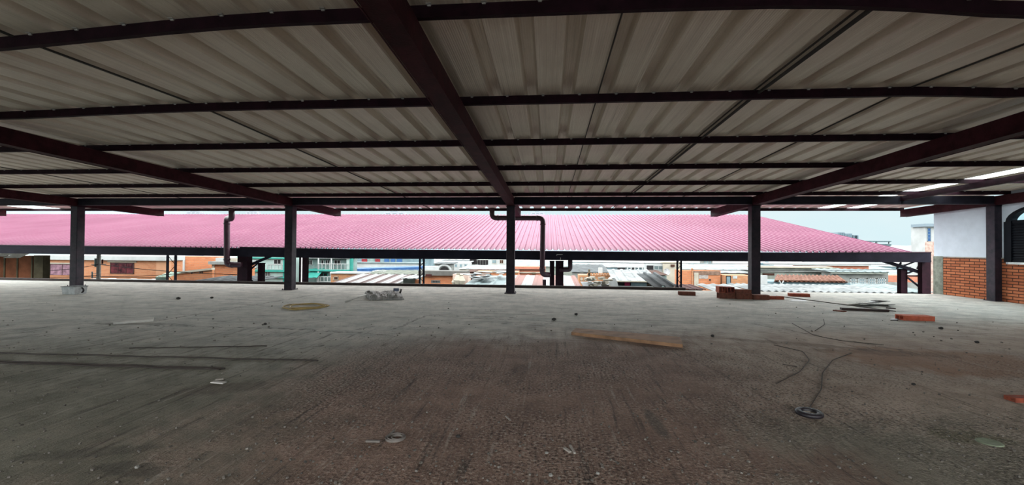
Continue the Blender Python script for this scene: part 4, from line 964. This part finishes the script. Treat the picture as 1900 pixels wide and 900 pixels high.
# tub at the left column
a, b = fl(112, 546.5), fl(141, 546.5); d = (b-a); c = (a+b)/2+Vector((0, .16, 0))
e = empty('plastic_tub', (c.x, c.y, 0), 'dirty white plastic tub at the foot of the leftmost column', 'tub')
wx, wy, h = d.length/2, .17, .215; m = MB()
def ringv(sx, sy, z): return [(c.x-sx, c.y-sy, z), (c.x+sx, c.y-sy, z), (c.x+sx, c.y+sy, z), (c.x-sx, c.y+sy, z)]
for v in (ringv(wx*.92, wy*.9, 0), ringv(wx, wy, h), ringv(wx-.015, wy-.015, h), ringv(wx*.9, wy*.85, .03)): m.v += [Vector(q) for q in v]
for k in range(3):
    for j in range(4): m.f.append((k*4+j, k*4+(j+1) % 4, (k+1)*4+(j+1) % 4, (k+1)*4+j))
m.f += [(3, 2, 1, 0), (12, 13, 14, 15)]
m.build('tub', I_TUB, e)
m = MB(); rv = [Vector(q) for q in ringv(wx+.008, wy+.008, h)]
for j in range(4): m.bar(rv[j], rv[(j+1) % 4], .022, .016)
m.build('rim', mat('grey tub rim', (.12, .12, .12), .6), e)
m = MB(); m.tube(arc((c.x+wx+.01, c.y, .11), .065, -1.4, 1.4, 8, (1, 0, 0), (0, 0, 1)), .02, 8); m.build('handle', I_RBR, e)
slabpx('offcut', [(147, 532.5), (160, 531), (160, 529.8), (147, 531)], .03, M_CLAYD, 'small dark red offcut beside the leftmost column', 'offcut')
# yellow hose
c = fl(565, 570); e = empty('garden_hose', (c.x, c.y, 0), 'flattened loops of yellow brown hose lying on the slab left of centre', 'hose')
for k in range(2):
    pts = []; rx, ry = .48-.09*k, .46-.13*k
    for j in range(40):
        a = 2*math.pi*j/40; pts.append((c.x+rx*math.cos(a)+.05*math.sin(2*a+k)+.03*k, c.y+ry*math.sin(a)+.03*math.cos(3*a+k), .018+.012*k+.006*math.sin(5*a+k)))
    m = MB(); m.tube(pts, .016, 8, closed=True); m.build('loop', I_YEL, e, smooth=True)
# stick and sack
p, q = fl(641, 560, .02), fl(679, 547, .06); m = MB(); m.tube([p, p.lerp(q, .5)+Vector((0, 0, .01)), q], [.022, .022, .024], 10)
tag(m.build('pale_tube', mat('pale tube', (.5, .49, .46), .7), origin=(p.x, p.y, 0), smooth=True), 'pale tube leaning on the crumpled grey sack left of the middle column', 'tube')
cs = [fl(684, 557.5), fl(749, 556), fl(744, 545), fl(676, 547)]
e = empty('cement_sack', sum(cs, Vector())/4, 'crumpled grey cement sack lying left of the middle column', 'sack')
m = MB(); nx, ny = 26, 12; rnd = random.Random(5)
hh = [[.03+.09*abs(math.sin(i*.55+j*.9+math.sin(j*1.7)*1.2))*(.5+.5*math.sin(i*.21+1)**2)+rnd.uniform(0, .03) for i in range(nx+1)] for j in range(ny+1)]
for layer in (0, 1):
    for j in range(ny+1):
        for i in range(nx+1):
            u, v = i/nx, j/ny; P = cs[0].lerp(cs[1], u).lerp(cs[3].lerp(cs[2], u), v)
            e_ = min(i, nx-i, j, ny-j); z = hh[j][i]*(1 if e_ > 0 else .35) if layer == 0 else .002
            m.v.append(Vector((P.x+.02*math.sin(j*2.1+i), P.y+.02*math.cos(i*1.3), z)))
N = (nx+1)*(ny+1)
for j in range(ny):
    for i in range(nx):
        k = j*(nx+1)+i; m.f.append((k, k+1, k+nx+2, k+nx+1)); m.f.append((N+k+1, N+k, N+k+nx+1, N+k+nx+2))
for i in range(nx): m.f.append((i+1, i, N+i, N+i+1)); k = ny*(nx+1)+i; m.f.append((k, k+1, N+k+1, N+k))
for j in range(ny): k = j*(nx+1); m.f.append((k, k+nx+1, N+k+nx+1, N+k)); k += nx; m.f.append((k+nx+1, k, N+k, N+k+nx+1))
m.build('sack_body', I_GRYB, e)
q = fl(733, 544.5); m = MB(); m.rbox((q.x, q.y+.1, .10), .16, .05, .09, .3, .4); m.build('blue_flap', mat('blue print', (.10, .13, .2), .7), e)
m = MB(); q = fl(743, 549); m.rbox((q.x, q.y, .12), .05, .1, .12, .3, .5, .3); m.build('torn_corner', mat('dark sack inside', (.06, .055, .05), .8), e)
# clay blocks
def at(x, y): v = fl(x, y); return (v.x, v.y)
p = at(1274, 547.5); clayblock(p, -.12, .47, .2, .11, M_CLAYD, 'dusty dark clay block alone on the slab right of the laced post')
x, y = at(1366, 555)
clayblock((x-.22, y+.16), .04, .42, .2, .165, M_CLAYD, 'lowest left clay block of the pile by the brick-piled column')
clayblock((x+.215, y+.10), -.03, .42, .2, .165, M_CLAYD, 'lowest right clay block of the pile by the brick-piled column')
clayblock((x-.35, y+.20), 1.5, .30, .17, .17, M_CLAY, 'orange clay block topmost at the left end of the pile by the column', .167)
clayblock((x-.14, y+.18), 1.6, .32, .2, .16, mat('dark red clay', L(120, 50, 40), .9, 0, .3, 14, .4, 60), 'dark red clay block on the pile, between the orange one and the dusty one', .167)
clayblock((x+.20, y+.12), .02, .44, .2, .10, M_CLAYD, 'dusty clay block on the second layer of the pile, touching the column', .167)
x, y = at(1410, 555.5); clayblock((x, y), .0, .42, .2, .13, M_CLAYD, 'dark clay block touching the right foot of the brick-piled column')
x, y = at(1436, 555); clayblock((x+.03, y), .02, .42, .15, .085, M_CLAY, 'low clay block right of the column, last of its row')
x, y = at(1482, 550); clayblock((x, y), -.2, .52, .22, .09, M_CLAY, 'dusty red clay block lying alone behind the thin dark bar')
x, y = at(1701, 594.5); clayblock((x, y+.05), -.06, .55, .24, .095, mat('bright orange clay', L(196, 100, 74), .9, 0, .2, 12, .3, 60), 'bright orange clay block alone on the slab before the side wall')
x, y = at(1893, 744); clayblock((x, y), .05, .19, .1, .04, M_CLAY, 'small flat red brick piece at the right edge of the photo')
slabpx('offcut', [(1652, 593), (1666, 593.5), (1666, 590.5), (1653, 591)], .02, I_RBR, 'dark flat offcut just left of the bright orange clay block', 'offcut')
# scrap heap
c = fl(1617, 565); e = empty('scrap_heap', (c.x, c.y, 0), 'heap of crumpled grey sheet scraps behind the thin dark bar at the right', 'scraps')
rnd = random.Random(9)
for k in range(7):
    x, y = 1592+k*8.3, 566.5+rnd.uniform(-3, 2); q = fl(x, y); m = MB()
    m.rbox((q.x, q.y, .03+.03*(k % 3)), rnd.uniform(.3, .5), rnd.uniform(.2, .35), .012, rnd.uniform(-.6, .6), rnd.uniform(-.2, .2), rnd.uniform(-.12, .12)); m.build('sheet_scrap', I_TUB if k in (2, 3, 4) else I_GRYB, e)
p, q = fl(1560, 573.5, .02), fl(1648, 577, .02)
m = MB(); m.bar((p.x, p.y, .03), (q.x, q.y, .03), .1, .05); tag(m.build('timber_strip', I_BRB, origin=(p.x, p.y, 0)), 'long dark brown timber strip in front of the scrap heap', 'timber')
p, q = fl(1548, 576.5), fl(1568, 579); m = MB(); m.bar((p.x, p.y, .012), (q.x, q.y, .012), .12, .022); tag(m.build('timber_offcut', M_CLAYD, origin=(p.x, p.y, 0)), 'short red offcut at the left tip of the dark timber strip', 'timber')
p, q = fl(1644, 572), fl(1662, 573.5); m = MB(); m.bar((p.x, p.y, .012), (q.x, q.y, .012), .06, .022); tag(m.build('timber_offcut', I_BRB, origin=(p.x, p.y, 0)), 'short dark offcut at the right end of the scrap heap', 'timber')
slabpx('paper_sheet', [(1466, 558.5), (1497, 559), (1494, 556.5), (1470, 556)], .006, I_TUB, 'pale flat sheet lying below the lone dusty red clay block', 'sheet')
# strap coil
c = fl(737.5, 815.5); e = empty('strap_coil', (c.x, c.y, 0), 'small coil of grey strapping lying on the slab in the foreground', 'strap')
m = MB(); prev = None
for k in range(150):
    a = 2*math.pi*k/37; r = .036+.038*k/150; off = -.028*k/150
    P = Vector((c.x+off*.8+r*1.02*math.cos(a), c.y+off*-.5+r*.95*math.sin(a), .004+.004*math.sin(a*.5)))
    n_ = Vector((math.cos(a), math.sin(a), 0))*.0022
    cur = [P-n_, P+n_, P+n_+Vector((0, 0, .016)), P-n_+Vector((0, 0, .016))]
    if prev: m.hexa([prev[0], prev[1], cur[1], cur[0], prev[3], prev[2], cur[2], cur[3]])
    prev = cur
m.build('wound_strap', I_STRP, e)
p, q = fl(717.5, 812, .01), fl(731.5, 799, .012); m = MB(); m.bar(p, q, .013, .012); m.build('loose_end', I_STRP, e)
def stick(a, b, w_, h_, mm, lab, name='wood_stick'):
    p, q = fl(*a), fl(*b); m = MB(); z = h_/2+.001; m.bar((p.x, p.y, z), (q.x, q.y, z), w_, h_); return tag(m.build(name, mm, origin=(p.x, p.y, 0), bevel=.002), lab, 'stick', 'small sticks on the slab')
stick((679, 820.5), (705, 821), .019, .014, I_STRP, 'small flat stick just left of the strap coil')
stick((1047, 833), (1058.5, 841), .020, .012, I_CHIP, 'left one of two pale sticks side by side in the foreground')
stick((1057.5, 828), (1066.5, 843), .016, .012, I_CHIP, 'right one of two pale sticks side by side in the foreground')
stick((938, 773), (947, 781), .014, .008, I_CHIP, 'tiny pale stick above and left of the two pale sticks')
stick((394, 710), (417, 711.5), .05, .012, mat('white chip', (.50, .47, .44), .7), 'white flat chip near the end of the two side-by-side bars')
stick((400, 705.5), (415, 704), .03, .012, I_CHIP, 'pale curved chip just behind the white flat chip')
# rubber ring
c = fl(1501.5, 769.5); e = empty('rubber_ring', (c.x, c.y, 0), 'black rubber ring lying on the slab in the right foreground', 'ring')
m = MB(); m.lathe((c.x, c.y, .0), [(.056, .003), (.098, .0), (.104, .01), (.103, .024), (.094, .032), (.062, .034), (.056, .028), (.056, .003)], 36); m.build('ring', I_RBR, e, smooth=True)
m = MB(); m.lathe((c.x, c.y, .0), [(.05, .0), (.0565, .0), (.0565, .012), (.05, .012), (.05, 0)], 36); m.build('inner_band', I_CHIP, e, smooth=True)
c = fl(1836, 821.5); m = MB(); m.lathe((c.x, c.y, 0), [(.001, .004), (.055, .005), (.068, .009), (.074, .004), (.074, .0), (.001, .0)], 30)
tag(m.build('plastic_disc', I_LID, origin=(c.x, c.y, 0), smooth=True), 'pale green flat plastic disc lying on the slab at the right foreground', 'disc')
# stones
def stone(x, y, r, mm, lab, fz=.6):
    c = fl(x, y); m = MB(); rr = random.Random(int(x*7+y)); n = 9; pr = []
    for i in range(6):
        a = -math.pi/2+math.pi*i/5; pr.append((max(.0005, r*math.cos(a)), r*fz*(1+math.sin(a))))
    m.lathe((c.x, c.y, 0), pr, n)
    for v in m.v: v.x += rr.uniform(-.14, .14)*r; v.y += rr.uniform(-.14, .14)*r; v.z = max(0, v.z+rr.uniform(-.1, .1)*r)
    return tag(m.build('stone', mm, origin=(c.x, c.y, 0)), lab, 'stone', 'stray stones on the slab')
I_DST = mat('dark stone', (.03, .027, .025), .9, 0, .3, 20); I_LST = mat('pale stone', (.26, .25, .23), .9, 0, .3, 20)
stone(1028, 595, .045, I_DST, 'dark round stone behind the left end of the wooden plank')
stone(1069, 585, .038, I_DST, 'small dark stone beyond the wooden plank')
stone(1322, 625, .03, I_DST, 'small dark stone right of the wooden plank')
stone(254.5, 869, .014, I_LST, 'small pale pebble in the left foreground')
stone(1014, 842, .012, I_LST, 'pale pebble left of the two pale sticks')
stone(331, 555.5, .05, I_DST, 'dark stone far back between the leftmost and second columns')
stone(393, 554, .04, I_DST, 'second dark stone far back, nearer the bent downpipe')
stone(492, 603, .03, I_DST, 'small dark stone on the slab below the second column')
stone(1109, 880, .012, I_LST, 'pale pebble at the bottom edge right of centre')
stone(1022, 884, .014, I_LST, 'pale pebble at the bottom edge near centre')
stone(850, 812, .018, I_DST, 'dark clod right of the strap coil')
stone(1746, 611, .035, I_DST, 'dark clod in front of the bright orange clay block')
stone(1813, 637, .03, I_DST, 'dark clod on the orange stained floor at the right')
stone(1695, 715, .02, I_DST, 'dark clod in the middle of the right foreground')
# bent tie wires
def wire(pts, lab):
    P = [fl(x, y, .006) for x, y in pts]; AVOID.extend(a_.lerp(b_, k/30) for a_, b_ in zip(P, P[1:]) for k in range(31)); m = MB(); m.tube(pipepath(P, .08, 5), .0045, 6); tag(m.build('tie_wire', I_REB, origin=P[0], smooth=True), lab, 'wire', 'bent tie wires on the slab')
wire([(1500, 760), (1524, 722), (1526, 692), (1545, 668), (1580, 655)], 'long bent tie wire curving up from the rubber ring')
wire([(1436, 640), (1490, 652), (1502, 668), (1484, 690), (1440, 712)], 'bent tie wire looping left of the long curved one')
wire([(1512, 614), (1530, 602), (1528, 592)], 'short bent tie wire standing out beyond the loops')
wire([(1452, 676), (1479, 680.5)], 'short thick straight wire piece left of the loops')
wire([(1470, 600), (1510, 622), (1560, 632), (1640, 640)], 'long thin wire trailing right past the loops')
# grit
m = MB(); rnd = random.Random(3)
for k in range(1100):
    y = 560+340*rnd.random()**.8; x = rnd.uniform(-20, 1920); c = fl(x, y); r = rnd.uniform(.003, .011)*(1.5 if y < 640 else 1)
    if c.x > XW-.1 or c.y > 12.5 or (.2 < c.x < 2.3 and 6.4 < c.y < 7.9) or (-5.8 < c.x < -4.2 and 8.4 < c.y < 10.6) or (c.x-2.22)**2+(c.y-3.87)**2 < .04 or (c.x+1.09)**2+(c.y-3.06)**2 < .03 or any((v-c).length_squared < .003 for v in AVOID): continue
    m.rbox((c.x, c.y, r*.5), r*1.6, r*1.2, r*1.1, rnd.uniform(0, 3), rnd.uniform(-.4, .4), rnd.uniform(-.4, .4))
tag(m.build('grit', mat('grit', (.13, .115, .10), .9, 0, .6, 30)), 'loose grit and crumbs of mortar scattered over the concrete slab', 'grit', kind='stuff')
# ------------------------------------------------------------------ light
w = bpy.data.worlds.new('overcast'); S.world = w; w.use_nodes = True
t = NT(w.node_tree); bg = w.node_tree.nodes['Background']
g = t.n('ShaderNodeTexCoord').outputs['Generated']; sz = t.n('ShaderNodeSeparateXYZ', i_Vector=g).outputs[2]
k = t.m('MAXIMUM', sz, 0)
lum = t.m('ADD', .70, t.m('MULTIPLY', t.ss(k, .085, .2), 5.4))
cl = t.noise(t.mapv(g, (1.5, 1.5, 4)), 1.6, 4)
col = t.mix(t.ss(cl, .35, .7), (.70, .90, .95), (.80, .93, .96)); col = t.mix(t.ss(k, .09, .25), col, (.90, .915, .92))
t.nt.links.new(col, bg.inputs[0]); t.nt.links.new(lum, bg.inputs[1])
vs = S.view_settings; vs.view_transform = 'Standard'; vs.look = 'None'; vs.exposure = .5; vs.gamma = 1; vs.use_curve_mapping = False
